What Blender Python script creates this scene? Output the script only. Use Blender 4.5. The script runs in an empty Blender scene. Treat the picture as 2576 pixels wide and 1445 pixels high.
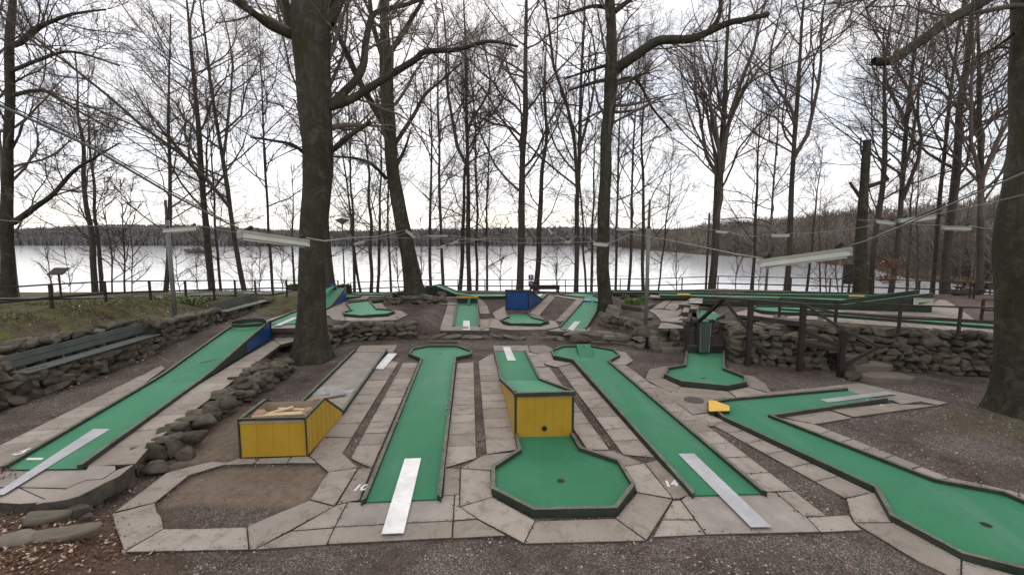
import bpy, bmesh, math, random
import numpy as np
from mathutils import Vector, Matrix
from mathutils.geometry import tessellate_polygon

random.seed(7)
R = math.radians
sc = bpy.context.scene
COL = sc.collection

# ------------------------------------------------------------------ camera
EYE = 4.6                      # eye height above the lower pavement (the photographer stands on a bank)
FOC = 1100.0                   # focal length in units of a 2576 px wide frame
PITCH = math.atan((722.5 - 604.0) / FOC)
cam_d = bpy.data.cameras.new('camera')
cam_d.sensor_width = 36.0
cam_d.lens = 36.0 * FOC / 2576.0
cam_d.clip_start = 0.05
cam_d.clip_end = 6000
cam = bpy.data.objects.new('camera', cam_d)
cam.location = (0, 0, EYE)
cam.rotation_euler = (math.pi / 2 - PITCH, 0, 0)
COL.objects.link(cam)
sc.camera = cam

# ------------------------------------------------------------------ sky
SUN_EL, SUN_AZ = R(36), R(-10)         # veiled sun in front of the camera, a little left
w = bpy.data.worlds.new('World'); sc.world = w; w.use_nodes = True
nt = w.node_tree; nt.nodes.clear()
def _n(t, **k):
    n = nt.nodes.new(t)
    for a, b in k.items(): setattr(n, a, b)
    return n
out = _n('ShaderNodeOutputWorld')
sky = _n('ShaderNodeTexSky', sky_type='NISHITA'); sky.sun_disc = False
sky.sun_elevation = SUN_EL; sky.sun_rotation = SUN_AZ
bg1 = _n('ShaderNodeBackground'); bg1.inputs['Strength'].default_value = 0.12
nt.links.new(sky.outputs[0], bg1.inputs['Color'])
bg2 = _n('ShaderNodeBackground'); bg2.inputs['Color'].default_value = (1.0, 0.985, 0.985, 1); bg2.inputs['Strength'].default_value = 0.84
tc = _n('ShaderNodeTexCoord'); mp = _n('ShaderNodeMapping'); mp.inputs['Scale'].default_value = (1.6, 1.6, 4.2)
nt.links.new(tc.outputs['Generated'], mp.inputs['Vector'])
nz = _n('ShaderNodeTexNoise'); nz.inputs['Scale'].default_value = 2.3; nz.inputs['Detail'].default_value = 6; nz.inputs['Roughness'].default_value = .58
nt.links.new(mp.outputs[0], nz.inputs['Vector'])
cr = _n('ShaderNodeValToRGB'); cr.color_ramp.elements[0].position = .38; cr.color_ramp.elements[0].color = (.6,)*3 + (1,)
cr.color_ramp.elements[1].position = .62; cr.color_ramp.elements[1].color = (1, 1, 1, 1)
nt.links.new(nz.outputs['Fac'], cr.inputs[0])
mx = _n('ShaderNodeMixShader')
nt.links.new(cr.outputs[0], mx.inputs[0]); nt.links.new(bg1.outputs[0], mx.inputs[1]); nt.links.new(bg2.outputs[0], mx.inputs[2])
nt.links.new(mx.outputs[0], out.inputs['Surface'])

# ------------------------------------------------------------------ sun (veiled by cloud)
sd = bpy.data.lights.new('sun', 'SUN'); sd.energy = 1.5; sd.angle = R(24); sd.color = (1, .96, .9)
so = bpy.data.objects.new('sun', sd); COL.objects.link(so)
sdir = Vector((math.sin(SUN_AZ) * math.cos(SUN_EL), math.cos(SUN_AZ) * math.cos(SUN_EL), math.sin(SUN_EL)))
so.rotation_euler = sdir.to_track_quat('Z', 'Y').to_euler(); so.location = sdir * 60

# ------------------------------------------------------------------ exposure
sc.view_settings.view_transform = 'Standard'; sc.view_settings.look = 'None'
sc.view_settings.exposure = 0.68; sc.view_settings.gamma = 1.0
sc.view_settings.use_curve_mapping = False
sc.cycles.use_adaptive_sampling = True; sc.cycles.adaptive_threshold = .02; sc.cycles.max_bounces = 5; sc.cycles.diffuse_bounces = 3; sc.cycles.glossy_bounces = 2; sc.cycles.transmission_bounces = 3; sc.cycles.transparent_max_bounces = 4

# ------------------------------------------------------------------ surveying: photo measurements -> world points
SX = .68529
REG = {k: v for k, v in {
 'a': (0, 900, 1000/2576), 'b': (900, 900, 1000/2576), 'c': (1800, 900, 1000/2576), 'd': (2759, 900, 1000/2576),
 'e': (0, 1450, 1100/2412), 'f': (800, 1400, 1100/2412), 'g': (1700, 1400, 1100/2412), 'h': (2659, 1400, 1100/2412),
 'A': (0, 0, 1000/2576), 'B': (900, 0, 1000/2576), 'C': (1800, 0, 1000/2576), 'D': (2759, 0, 1000/2576),
 'E': (0, 500, 1000/2576), 'F': (900, 500, 1000/2576), 'G': (1800, 500, 1000/2576), 'H': (2759, 500, 1000/2576),
 'i': (1150, 1020, 700/2576), 'j': (2300, 1020, 700/2576), 'k': (2900, 1020, 750/2576), 'l': (2400, 1040, 600/2408),
 'm': (1900, 1010, 600/2576), 'Z': (0, 0, 1/SX)}.items()}
def ray(k, x, y):
    x0, y0, s = REG[k]
    a = ((x0 + x*s)*SX - 1288) / FOC; b = ((y0 + y*s)*SX - 722.5) / FOC
    return Vector((a, math.cos(PITCH) - b*math.sin(PITCH), -math.sin(PITCH) - b*math.cos(PITCH)))
def P(k, x, y, z=0.0):                      # on the level z
    r = ray(k, x, y); t = (z - EYE) / r.z
    return Vector((r.x*t, r.y*t, z))
def PV(k, x, y, Y):                         # at the distance Y
    r = ray(k, x, y); t = Y / r.y
    return Vector((r.x*t, Y, EYE + r.z*t))
def PS(k, pts, z=0.0): return [P(k, x, y, z) for x, y in pts]

# ------------------------------------------------------------------ terrain heights
def sm(t):
    t = np.clip(t, 0, 1); return t*t*(3 - 2*t)
XS = ([5, 7.2, 8.2, 11.85, 14, 17.6, 18.7], [-6.9, -7.0, -7.15, -8.0, -8.6, -9.35, -9.6]); XE = (XS[0], [x - .32 for x in XS[1]])     # right edge of the left terrace
XW = ([5, 12, 18.6, 24, 30], [-12.6, -12.85, -13.35, -13.6, -13.7])                           # foot of the bank wall
YB = ([-40, -10.3, -8.3, -7.95, -4.5, -3.4, 5.0, 5.6, 7.15, 7.3, 9.0, 9.05, 16, 30, 60],
      [18.8, 18.75, 18.6, 20.35, 20.5, 20.6, 20.2, 18.9, 18.9, 18.55, 18.3, 16.6, 14.75, 11.2, 6])   # front of the upper terraces
YF = ([-60, -20, -15, -9, -4, 2, 9.5, 13.2, 21, 26, 60, 140], [25, 26.3, 27.5, 31.8, 33, 32.6, 30.8, 28.5, 26.1, 25.3, 25, 25])
def terr(x, y):
    x = np.asarray(x, float); y = np.asarray(y, float)
    x, y = np.broadcast_arrays(x, y)
    z = np.full(x.shape, -0.04)
    xe = np.interp(y, *XE); xw = np.interp(y, *XW); yb = np.interp(x, *YB); yf = np.interp(x, *YF)
    # left terrace with the first ramp lane and its path
    zl = 0.355 + 0.42*sm((y - 13.5)/5.5)*sm((-11.4 - x)/.9)
    lt = (x < xe) & (y > 7.45)
    z = z + .27*sm((-5.5 - .95*(y - 5.6) - x)/1.0)*sm((8.2 - y)/.5)*(y < 8.2)
    z = np.where(lt, zl, z)
    # upper terraces
    zc = .33 + .5*sm((y - 23)/8)
    zu = zc + (np.maximum(.8, zc) - zc)*sm((-3.3 - x)/1.0)
    zr = 0.85 + .30*sm((x - 7.0)/.8) + .32*sm((x - 9.3)/1.6)
    zr = np.where(y > 18.75, .9 + .57*sm((x - 8.9)/1.3), zr)
    zr = np.where(y > 24, np.minimum(zr, 1.05 + .42*sm((x - 9)/5)), zr)
    zu = zu + (np.maximum(zr, zc) - zc)*sm((x - 5.0)/1.3)
    up = (y > yb) & ((x > xe) | (y > 18.75)) & (x > -11.7)
    z = np.where(up, zu, z)
    # mound round the leaning beech
    z = z + .28*np.exp(-(((x + 5.9)/1.5)**2 + ((y - 26.4)/1.5)**2))*np.where(up, 1, 0)
    zp = .355 + .42*sm((y - 13.5)/5.5) + .25*sm((y - 19)/5) + .3*sm((y - 24)/1.6)
    z = np.where((x <= -11.7) & (y > 18.75), np.maximum(zp, .8), z)
    # grassy bank
    rec = ((y > 10.9) & (y < 16.3)) | ((y > 19.9) & (y < 24.5))
    dz = xw - np.where(rec, .95, .35) - x
    top = np.interp(y, [5, 12, 18, 24, 30], [1.75, 1.62, 1.5, 1.32, 1.25]); fen = np.interp(y, [5, 14.8, 18, 23, 30], [2.4, 2.28, 2.05, 1.6, 1.4])
    z = np.where(dz > 0, np.maximum(z, top + (fen - top)*sm(dz/2.0)), z)
    # slope to the lake behind the fences
    d = np.maximum(y - yf, 0)
    z = z - .21*d
    return np.maximum(z, -6.5)
def T(x, y): return float(terr(x, y))
def PT(k, x, y, dz=0.0):                     # on the terrain (bisected along the sight line)
    r = ray(k, x, y); lo, hi = 3.0, 60.0
    f = lambda t: EYE + r.z*t - (T(r.x*t, r.y*t) + dz)
    t = lo; last = lo
    while t < hi and f(t) > 0: last = t; t += .25
    lo, hi = last, t
    for _ in range(18):
        m = (lo + hi)/2
        if f(m) > 0: lo = m
        else: hi = m
    return Vector((r.x*lo, r.y*lo, EYE + r.z*lo))

# ------------------------------------------------------------------ materials
def mat(name, fn):
    m = bpy.data.materials.new(name); m.use_nodes = True
    t = m.node_tree; t.nodes.clear()
    o = t.nodes.new('ShaderNodeOutputMaterial'); b = t.nodes.new('ShaderNodeBsdfPrincipled')
    t.links.new(b.outputs[0], o.inputs['Surface'])
    N = NB(t, b); fn(N)
    return m
class NB:
    def __init__(s, t, b): s.t, s.b = t, b; s._c = {}
    def n(s, ty, **k):
        x = s.t.nodes.new(ty)
        for a, v in k.items(): setattr(x, a, v)
        return x
    def l(s, a, b): s.t.links.new(a, b)
    def co(s, kind='Object', scale=(1, 1, 1), rnd=False):
        key = (kind, scale, rnd)
        if key in s._c: return s._c[key]
        if kind == 'World': src = s.n('ShaderNodeNewGeometry').outputs['Position']
        else: src = s.n('ShaderNodeTexCoord').outputs[kind]
        m = s.n('ShaderNodeMapping'); m.inputs['Scale'].default_value = scale
        s.l(src, m.inputs['Vector'])
        if rnd:
            oi = s.n('ShaderNodeObjectInfo'); mu = s.n('ShaderNodeMath', operation='MULTIPLY'); mu.inputs[1].default_value = 37.0
            s.l(oi.outputs['Random'], mu.inputs[0]); s.l(mu.outputs[0], m.inputs['Location'])
        s._c[key] = m.outputs[0]; return m.outputs[0]
    def noise(s, scale, det=4, rough=.55, co=None, dist=0):
        x = s.n('ShaderNodeTexNoise'); x.inputs['Scale'].default_value = scale; x.inputs['Detail'].default_value = det
        x.inputs['Roughness'].default_value = rough; x.inputs['Distortion'].default_value = dist
        s.l(co if co is not None else s.co(), x.inputs['Vector']); return x.outputs['Fac']
    def voro(s, scale, co=None, out='Distance', feature='F1'):
        x = s.n('ShaderNodeTexVoronoi', feature=feature); x.inputs['Scale'].default_value = scale
        s.l(co if co is not None else s.co(), x.inputs['Vector']); return x.outputs[out]
    def ramp(s, v, stops):
        x = s.n('ShaderNodeValToRGB'); e = x.color_ramp.elements
        while len(e) < len(stops): e.new(.5)
        for i, (p, c) in enumerate(stops):
            e[i].position = p; e[i].color = tuple(c) + (1,) if not isinstance(c, (int, float)) else (c, c, c, 1)
        s.l(v, x.inputs[0]); return x.outputs[0]
    def mix(s, f, a, b, mode='MIX'):
        x = s.n('ShaderNodeMix', data_type='RGBA', blend_type=mode)
        for sock, v in ((x.inputs[0], f), (x.inputs[6], a), (x.inputs[7], b)):
            if hasattr(v, 'is_output'): s.l(v, sock)
            elif isinstance(v, (int, float)): sock.default_value = v if sock.type == 'VALUE' else (v, v, v, 1)
            else: sock.default_value = tuple(v) + (1,)
        return x.outputs[2]
    def math(s, op, a, b=0.0):
        x = s.n('ShaderNodeMath', operation=op)
        for sock, v in ((x.inputs[0], a), (x.inputs[1], b)):
            if hasattr(v, 'is_output'): s.l(v, sock)
            else: sock.default_value = v
        return x.outputs[0]
    def rand(s): return s.n('ShaderNodeObjectInfo').outputs['Random']
    def attr(s, name, out='Color'):
        x = s.n('ShaderNodeAttribute'); x.attribute_name = name; return x.outputs[out]
    def nz_(s):
        g = s.n('ShaderNodeNewGeometry'); x = s.n('ShaderNodeSeparateXYZ'); s.l(g.outputs['Normal'], x.inputs[0]); return x.outputs[2]
    def set(s, col=None, rough=.8, bump=None, bstr=.3, bdist=.02, spec=.3, metal=None, **k):
        b = s.b
        if col is not None:
            if hasattr(col, 'is_output'): s.l(col, b.inputs['Base Color'])
            else: b.inputs['Base Color'].default_value = tuple(col) + (1,)
        if hasattr(rough, 'is_output'): s.l(rough, b.inputs['Roughness'])
        else: b.inputs['Roughness'].default_value = rough
        b.inputs['Specular IOR Level'].default_value = spec
        if metal is not None: b.inputs['Metallic'].default_value = metal
        for a, v in k.items(): b.inputs[a].default_value = v
        if bump is not None:
            x = s.n('ShaderNodeBump'); x.inputs['Strength'].default_value = bstr; x.inputs['Distance'].default_value = bdist
            s.l(bump, x.inputs['Height']); s.l(x.outputs[0], b.inputs['Normal'])

def _slab(N):
    c = N.co('World', rnd=True); w = N.co('World')
    a = N.noise(1.1, 6, .62, w); f = N.noise(46, 3, .6, w); st = N.noise(3.2, 6, .7, c, .6); st2 = N.noise(.55, 4, .6, w, .3)
    base = N.mix(N.rand(), (.275, .232, .190), (.41, .355, .302))
    base = N.mix(N.ramp(a, [(.3, 0), (.72, 1)]), N.mix(.4, base, (.175, .145, .125)), base)
    base = N.mix(N.ramp(st, [(.5, 0), (.7, .75)]), base, (.15, .122, .098))
    base = N.mix(N.ramp(st2, [(.55, 0), (.75, .5)]), base, (.40, .365, .33))
    base = N.mix(N.ramp(f, [(.28, .5), (.46, 0)]), base, (.12, .10, .09))
    N.set(base, .88, N.math('ADD', N.math('MULTIPLY', f, .6), st), .35, .006, .25)
M_SLAB = mat('weathered_concrete', _slab)
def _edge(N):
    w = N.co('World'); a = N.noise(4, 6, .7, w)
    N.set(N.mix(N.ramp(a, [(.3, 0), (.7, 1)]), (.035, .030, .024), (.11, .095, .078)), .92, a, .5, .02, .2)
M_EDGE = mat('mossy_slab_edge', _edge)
def _apron(N):
    w = N.co('World'); a = N.noise(1.4, 6, .65, w); f = N.noise(60, 3, .6, w)
    base = N.mix(N.ramp(a, [(.35, 0), (.7, 1)]), (.235, .208, .178), (.36, .322, .28))
    base = N.mix(N.ramp(f, [(.3, .4), (.45, 0)]), base, (.1, .09, .085))
    N.set(base, .85, f, .3, .004, .25)
M_APRON = mat('grey_mortar', _apron)
def _felt(N):
    w = N.co('World'); a = N.noise(.8, 5, .6, w); f = N.noise(220, 2, .5, w); d = N.noise(5, 6, .7, w, .4)
    base = N.mix(N.ramp(a, [(.3, 0), (.7, 1)]), (.016, .128, .055), (.025, .162, .074))
    base = N.mix(N.ramp(d, [(.6, 0), (.8, .45)]), base, (.05, .15, .09))
    base = N.mix(N.ramp(f, [(.3, .35), (.7, 0)]), base, (.012, .10, .045))
    base = N.mix(N.ramp(N.noise(.45, 5, .65, N.co('World', (1.6, .5, 1)), .8), [(.48, 0), (.7, .7)]), base, (.075, .175, .112))
    base = N.mix(N.ramp(N.noise(2.3, 6, .75, w, .6), [(.58, 0), (.72, .55)]), base, (.018, .075, .042))
    N.set(base, .7, f, .25, .002, .2)
    N.b.inputs['Sheen Weight'].default_value = .45; N.b.inputs['Sheen Roughness'].default_value = .45
    N.b.inputs['Sheen Tint'].default_value = (.35, .85, .55, 1)
M_FELT = mat('green_felt', _felt)
def _rail(N):
    w = N.co('World'); a = N.noise(3.5, 6, .7, w); g = N.noise(26, 5, .65, w)
    up = N.ramp(N.nz_(), [(.6, 0), (.9, 1)])
    paint = N.mix(N.ramp(a, [(.35, 0), (.7, 1)]), (.022, .030, .020), (.045, .056, .038))
    worn = N.mix(N.ramp(g, [(.35, 0), (.62, 1)]), (.085, .092, .070), (.215, .205, .165))
    N.set(N.mix(N.math('MULTIPLY', up, N.ramp(a, [(.3, .35), (.6, 1)])), paint, worn), .75, g, .35, .004, .3)
M_RAIL = mat('worn_green_rail', _rail)
def _paint(name, c1, c2, rough=.45, dirt=(.06, .05, .04)):
    def f(N):
        w = N.co('World'); a = N.noise(2.2, 5, .6, w); g = N.noise(14, 6, .7, w, .4)
        base = N.mix(N.ramp(a, [(.3, 0), (.7, 1)]), c1, c2)
        base = N.mix(N.ramp(g, [(.62, 0), (.8, .35)]), base, dirt)
        N.set(base, rough, g, .08, .003, .35)
    return mat(name, f)
M_YEL = _paint('yellow_paint', (.40, .235, .018), (.46, .28, .03))
M_YELJ = _paint('yellow_groove', (.27, .15, .012), (.31, .18, .017))
M_YELTOP = _paint('bright_yellow_paint', (.72, .42, .05), (.78, .48, .08))
M_BLUE = _paint('blue_paint', (.006, .045, .17), (.010, .06, .21), .35)
M_BLUEL = _paint('light_blue_paint', (.10, .22, .52), (.14, .28, .58), .4)
M_DKGREEN = _paint('dark_green_paint', (.012, .020, .015), (.022, .032, .024), .5)
M_TRIM = _paint('grey_trim', (.20, .20, .19), (.32, .31, .29), .5)
M_BROWN = _paint('dark_brown_stain', (.022, .013, .011), (.040, .024, .020), .55)
M_DKRED = _paint('dark_red_paint', (.028, .009, .011), (.04, .013, .014), .5)
M_BENCH = _paint('grey_green_bench_paint', (.075, .085, .078), (.125, .138, .128), .5)
M_FIX = _paint('aged_white_metal', (.24, .23, .18), (.34, .33, .26), .45, (.10, .09, .05))
M_FIXR = _paint('reflector_white', (.30, .31, .27), (.40, .41, .36), .4)
M_CABLE = _paint('pale_cable', (.22, .21, .18), (.32, .31, .27), .6)
M_BLACK = mat('black_rubber', lambda N: N.set((.015, .015, .014), .7))
M_POLE = _paint('galvanised_pole', (.11, .115, .10), (.17, .175, .155), .5)
M_WHITE = _paint('white_paint', (.62, .60, .56), (.74, .72, .68), .7, (.3, .27, .24))
M_SIGNBLUE = _paint('sign_blue', (.008, .03, .16), (.010, .035, .19), .4)
M_SIGNCREAM = _paint('sign_cream', (.42, .40, .31), (.48, .46, .36), .5)
M_SIGNGREEN = _paint('print_green', (.015, .09, .04), (.02, .11, .05), .5)
M_SIGNOCHRE = _paint('print_ochre', (.36, .27, .09), (.40, .31, .12), .5)
M_WOODRAW = _paint('raw_pine', (.46, .33, .19), (.58, .44, .27), .7, (.25, .16, .09))
M_PLY = _paint('aged_plywood', (.26, .19, .13), (.33, .25, .175), .75, (.12, .09, .07))
M_PAPER = _paint('brown_wrapping', (.30, .17, .11), (.38, .23, .15), .7)
def _strip(N):
    w = N.co('World'); a = N.noise(1.6, 5, .6, w); g = N.noise(9, 5, .7, w, .3)
    base = N.mix(N.ramp(a, [(.35, 0), (.65, 1)]), (.42, .415, .425), (.54, .535, .545))
    base = N.mix(N.ramp(g, [(.5, 0), (.72, .65)]), base, (.33, .315, .31)); base = N.mix(N.ramp(N.noise(30, 5, .7, w), [(.66, 0), (.78, .5)]), base, (.2, .18, .17))
    N.set(base, .42, g, .15, .01, spec=.5, metal=.35)
M_STRIP = mat('worn_aluminium', _strip)
def _timber(N):
    w = N.co('World', (1, 1, 9)); g = N.noise(6, 6, .7, w)
    N.set(N.mix(N.ramp(g, [(.3, 0), (.7, 1)]), (.035, .024, .018), (.095, .066, .05)), .85, g, .4, .01)
M_TIMBER = mat('weathered_timber', _timber)
def _gravel(N):
    w = N.co('World'); m = N.attr('mask'); sp = N.n('ShaderNodeSeparateColor'); N.l(m, sp.inputs[0])
    v = N.voro(62, w, 'Color'); sv = N.n('ShaderNodeSeparateColor'); N.l(v, sv.inputs[0])
    d = N.voro(62, w); big = N.noise(.7, 5, .65, w, .4); mid = N.noise(5, 5, .6, w)
    peb = N.ramp(sv.outputs[0], [(0, (.042, .033, .027)), (.45, (.115, .092, .077)), (.8, (.20, .165, .142)), (1, (.38, .34, .30))])
    soil = N.mix(N.ramp(mid, [(.3, 0), (.7, 1)]), (.034, .024, .019), (.085, .060, .049))
    gr = N.mix(N.ramp(big, [(.34, .1), (.62, .85)]), soil, peb); mo2 = N.noise(.33, 5, .7, w, .7); gr = N.mix(N.ramp(mo2, [(.6, 0), (.74, .45)]), gr, (.06, .06, .025))
    sand = N.mix(N.ramp(N.noise(7, 6, .7, w, .5), [(.3, 0), (.7, 1)]), (.125, .092, .066), (.23, .175, .132))
    gn = N.noise(16, 6, .75, w); gp = N.noise(1.3, 5, .65, w, .5)
    grass = N.mix(N.ramp(gn, [(.3, 0), (.7, 1)]), (.045, .050, .016), (.165, .16, .058))
    grass = N.mix(N.ramp(gp, [(.42, .85), (.6, 0)]), grass, soil)
    leaf = N.mix(N.ramp(N.noise(24, 5, .8, w), [(.35, 0), (.68, 1)]), (.045, .027, .018), (.155, .10, .066))
    c = N.mix(sp.outputs[1], gr, sand); c = N.mix(sp.outputs[0], c, grass); c = N.mix(sp.outputs[2], c, leaf)
    h = N.math('ADD', N.math('MULTIPLY', N.math('SUBTRACT', 1.0, d), .8), N.math('MULTIPLY', mid, 1.4))
    N.set(c, .95, h, .65, .02, .15)
M_GROUND = mat('gravel_and_soil', _gravel)
def _pebble(N):
    r = N.attr('tone'); N.set(N.mix(1.0, r, (1, 1, 1), 'MULTIPLY'), .9, None, spec=.15)
M_TONE = mat('mixed_tones', _pebble)
def _leafm(N):
    N.set(N.attr('tone'), .7, None, spec=.2)
M_LEAF = mat('dry_leaf', _leafm)
def _stone(N):
    c = N.co('Object', rnd=True); a = N.noise(1.1, 6, .65, c); f = N.noise(7, 7, .75, c); w = N.co('World'); mo = N.noise(1.6, 6, .7, w, .5)
    base = N.mix(N.rand(), (.105, .09, .068), (.25, .215, .168))
    base = N.mix(N.ramp(a, [(.35, 0), (.68, 1)]), N.mix(.5, base, (.05, .040, .030)), base)
    base = N.mix(N.ramp(f, [(.58, 0), (.75, .6)]), base, (.25, .235, .205))
    moss = N.mix(N.ramp(f, [(.3, 0), (.7, 1)]), (.026, .030, .008), (.095, .095, .022))
    k = N.math('MULTIPLY', N.ramp(N.nz_(), [(.25, 0), (.75, 1)]), N.ramp(mo, [(.52, 0), (.66, .7)]))
    N.set(N.mix(k, base, moss), .92, N.math('ADD', f, a), .9, .07, .2)
M_STONE = mat('field_stone', _stone)
def _flag(N):
    c = N.co('World', rnd=True); a = N.noise(1.5, 6, .65, c); f = N.noise(16, 6, .7, c)
    base = N.mix(N.rand(), (.125, .105, .082), (.24, .205, .165))
    base = N.mix(N.ramp(a, [(.35, 0), (.68, 1)]), N.mix(.5, base, (.07, .058, .045)), base)
    N.set(N.mix(N.ramp(f, [(.55, 0), (.75, .4)]), base, (.10, .11, .05)), .9, f, .6, .02, .2)
M_FLAG = mat('flagstone', _flag)
def _soil(N):
    w = N.co('World'); g = N.noise(9, 6, .7, w)
    N.set(N.mix(N.ramp(g, [(.3, 0), (.7, 1)]), (.012, .009, .007), (.035, .026, .020)), .95, g, .6, .03)
M_SOIL = mat('dark_earth', _soil)
def _bark(name, c1, c2, c3, moss):
    def f(N):
        o = N.co('Object', (1, 1, .35)); a = N.noise(1.6, 6, .65, o, .5); g = N.noise(11, 7, .75, o, .4); l = N.noise(2.6, 6, .72, N.co('Object'), .8)
        v = N.noise(5, 5, .7, N.co('Object', (3.2, 3.2, .22)), .3)
        base = N.mix(N.ramp(a, [(.3, 0), (.7, 1)]), c1, c2)
        base = N.mix(N.ramp(l, [(.5, 0), (.74, .6)]), base, c3)
        base = N.mix(N.ramp(v, [(.32, .5), (.46, 0)]), base, (c1[0]*.5, c1[1]*.5, c1[2]*.5))
        mo = N.noise(.9, 5, .7, N.co('Object', (1, 1, .5)), .6)
        base = N.mix(N.ramp(mo, [(.56, 0), (.68, moss)]), base, (.034, .036, .009))
        N.set(base, .93, N.math('ADD', g, N.math('MULTIPLY', v, 1.5)), .75, .035, .15)
    return mat(name, f)
M_BARK = _bark('beech_bark', (.028, .025, .016), (.062, .056, .040), (.13, .128, .105), .85)
M_BARKD = _bark('far_bark', (.052, .044, .035), (.10, .085, .068), (.14, .13, .108), .4)
M_BIRCH = _bark('birch_bark', (.13, .12, .105), (.26, .245, .225), (.05, .04, .035), .2)
M_TWIG = mat('twigs', lambda N: N.set(N.mix(N.rand(), (.105, .082, .068), (.145, .117, .098)), .9, None, spec=.1))
def _water(N):
    w = N.co('World', (.45, 1, 1)); a = N.noise(.8, 4, .55, w, .3); b = N.noise(.10, 4, .5, w)
    N.set((.50, .51, .53), .1, N.math('ADD', a, N.math('MULTIPLY', b, 1.5)), .26, .1, .5)  # pale base colour stands in for bright sky glare on the water
    N.b.inputs['IOR'].default_value = 1.6
M_WATER = mat('lake_water', _water)
def _asphalt(N):
    w = N.co('World'); g = N.noise(60, 4, .6, w); a = N.noise(.6, 4, .6, w)
    N.set(N.mix(N.ramp(g, [(.3, 0), (.7, 1)]), (.070, .072, .078), (.125, .126, .132)), .85, g, .3, .01)
M_ASPH = mat('asphalt', _asphalt)
def _plastic(N):
    N.set((.75, .77, .78), .18, N.noise(9, 5, .7), .8, .05, .5)
    N.b.inputs['Transmission Weight'].default_value = .55; N.b.inputs['Alpha'].default_value = .75
M_PLASTIC = mat('clear_plastic', _plastic)
def _forest(name, c1, c2, c3):
    def f(N):
        t = N.attr('tone', 'Fac'); w = N.co('World'); a = N.noise(.02, 4, .6, w)
        b = N.mix(t, c1, c2); N.set(N.mix(N.ramp(a, [(.45, 0), (.6, .8)]), b, c3), .95, None, spec=.05)
    return mat(name, f)
M_FORFAR = _forest('far_woodland', (.16, .152, .155), (.235, .218, .215), (.195, .195, .178))  # greys lightened so the colour itself carries the distance haze
M_FORNEAR = _forest('shore_woodland', (.155, .135, .122), (.255, .222, .2), (.22, .195, .155))
M_BLADE = mat('green_blades', lambda N: N.set(N.attr('tone'), .6, None, spec=.25))

# ------------------------------------------------------------------ mesh helpers
def tag(o, label=None, cat=None, group=None, kind=None):
    if label: o['label'] = label
    if cat: o['category'] = cat
    if group: o['group'] = group
    if kind: o['kind'] = kind
    return o
def link(name, me, m=None, parent=None, smooth=False, loc=None):
    o = bpy.data.objects.new(name, me); COL.objects.link(o)
    if m is not None and me is not None and not me.materials: me.materials.append(m)
    if parent is not None: o.parent = parent
    if loc is not None: o.location = loc
    if smooth and me is not None: me.polygons.foreach_set('use_smooth', [True]*len(me.polygons))
    return o
def empty(name, loc=(0, 0, 0), label=None, cat=None, group=None, kind=None):
    o = bpy.data.objects.new(name, None); o.empty_display_size = .2; COL.objects.link(o); o.location = loc
    return tag(o, label, cat, group, kind)
def mesh(name, V, F):
    me = bpy.data.meshes.new(name); me.from_pydata([tuple(v) for v in V], [], F); me.update(); return me
def part(name, V, F, m, parent=None, smooth=False):
    """mesh given in world coordinates, hung under a parent that may sit elsewhere"""
    off = Vector(parent.matrix_world.translation) if parent is not None else Vector()
    if parent is not None:
        off = parent.location.copy(); q = parent.parent
        while q is not None: off += q.location; q = q.parent
    return link(name, mesh(name, [Vector(v) - off for v in V], F), m, parent, smooth)
def bulk(name, V, quads=None, tris=None, tone=None, m=None, parent=None, smooth=False):
    """large mesh from numpy arrays"""
    me = bpy.data.meshes.new(name); V = np.asarray(V, np.float32).reshape(-1, 3)
    fs = []; 
    nq = 0 if quads is None else len(quads); ntr = 0 if tris is None else len(tris)
    idx = np.concatenate(([np.asarray(quads, np.int32).ravel()] if nq else []) + ([np.asarray(tris, np.int32).ravel()] if ntr else []))
    me.vertices.add(len(V)); me.vertices.foreach_set('co', V.ravel())
    me.loops.add(len(idx)); me.loops.foreach_set('vertex_index', idx)
    st = np.concatenate([np.arange(nq, dtype=np.int32)*4, nq*4 + np.arange(ntr, dtype=np.int32)*3])
    me.polygons.add(nq + ntr); me.polygons.foreach_set('loop_start', st)
    if smooth: me.polygons.foreach_set('use_smooth', np.ones(nq + ntr, bool))
    if tone is not None:
        tone = np.asarray(tone, np.float32)
        if tone.ndim == 1: tone = np.repeat(tone[:, None], 3, 1)
        a = me.attributes.new('tone', 'FLOAT_COLOR', 'POINT'); c = np.ones((len(V), 4), np.float32); c[:, :3] = tone
        a.data.foreach_set('color', c.ravel())
    me.update(calc_edges=True); me.validate()
    return link(name, me, m, parent) if m is not None else me
def extr(poly, z0, z1=None, ch=0.0):
    """prism under a polygon; poly points carry their own top z when z1 is None (z0 = depth below)"""
    n = len(poly); top = [Vector(p) if z1 is None else Vector((p[0], p[1], z1)) for p in poly]
    bot = [Vector((p.x, p.y, (p.z - z0) if z1 is None else z0)) for p in top]
    tri = [tuple(t) for t in tessellate_polygon([[Vector((p.x, p.y, 0)) for p in top]])]
    area = sum(top[i].x*top[(i+1) % n].y - top[(i+1) % n].x*top[i].y for i in range(n))
    if area < 0: top.reverse(); bot.reverse(); tri = [tuple(t) for t in tessellate_polygon([[Vector((p.x, p.y, 0)) for p in top]])]
    if ch > 0:
        ins = offset(top, -ch); V = [Vector((p.x, p.y, top[i].z)) for i, p in enumerate(ins)] + [p - Vector((0, 0, ch)) for p in top] + bot
        F = fixup(tri, V) + [(n+i, n+(i+1) % n, (i+1) % n, i) for i in range(n)] + [(2*n+i, 2*n+(i+1) % n, n+(i+1) % n, n+i) for i in range(n)]
    else:
        V = top + bot; F = fixup(tri, V) + [(n+i, n+(i+1) % n, (i+1) % n, i) for i in range(n)]
    return V, F
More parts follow.
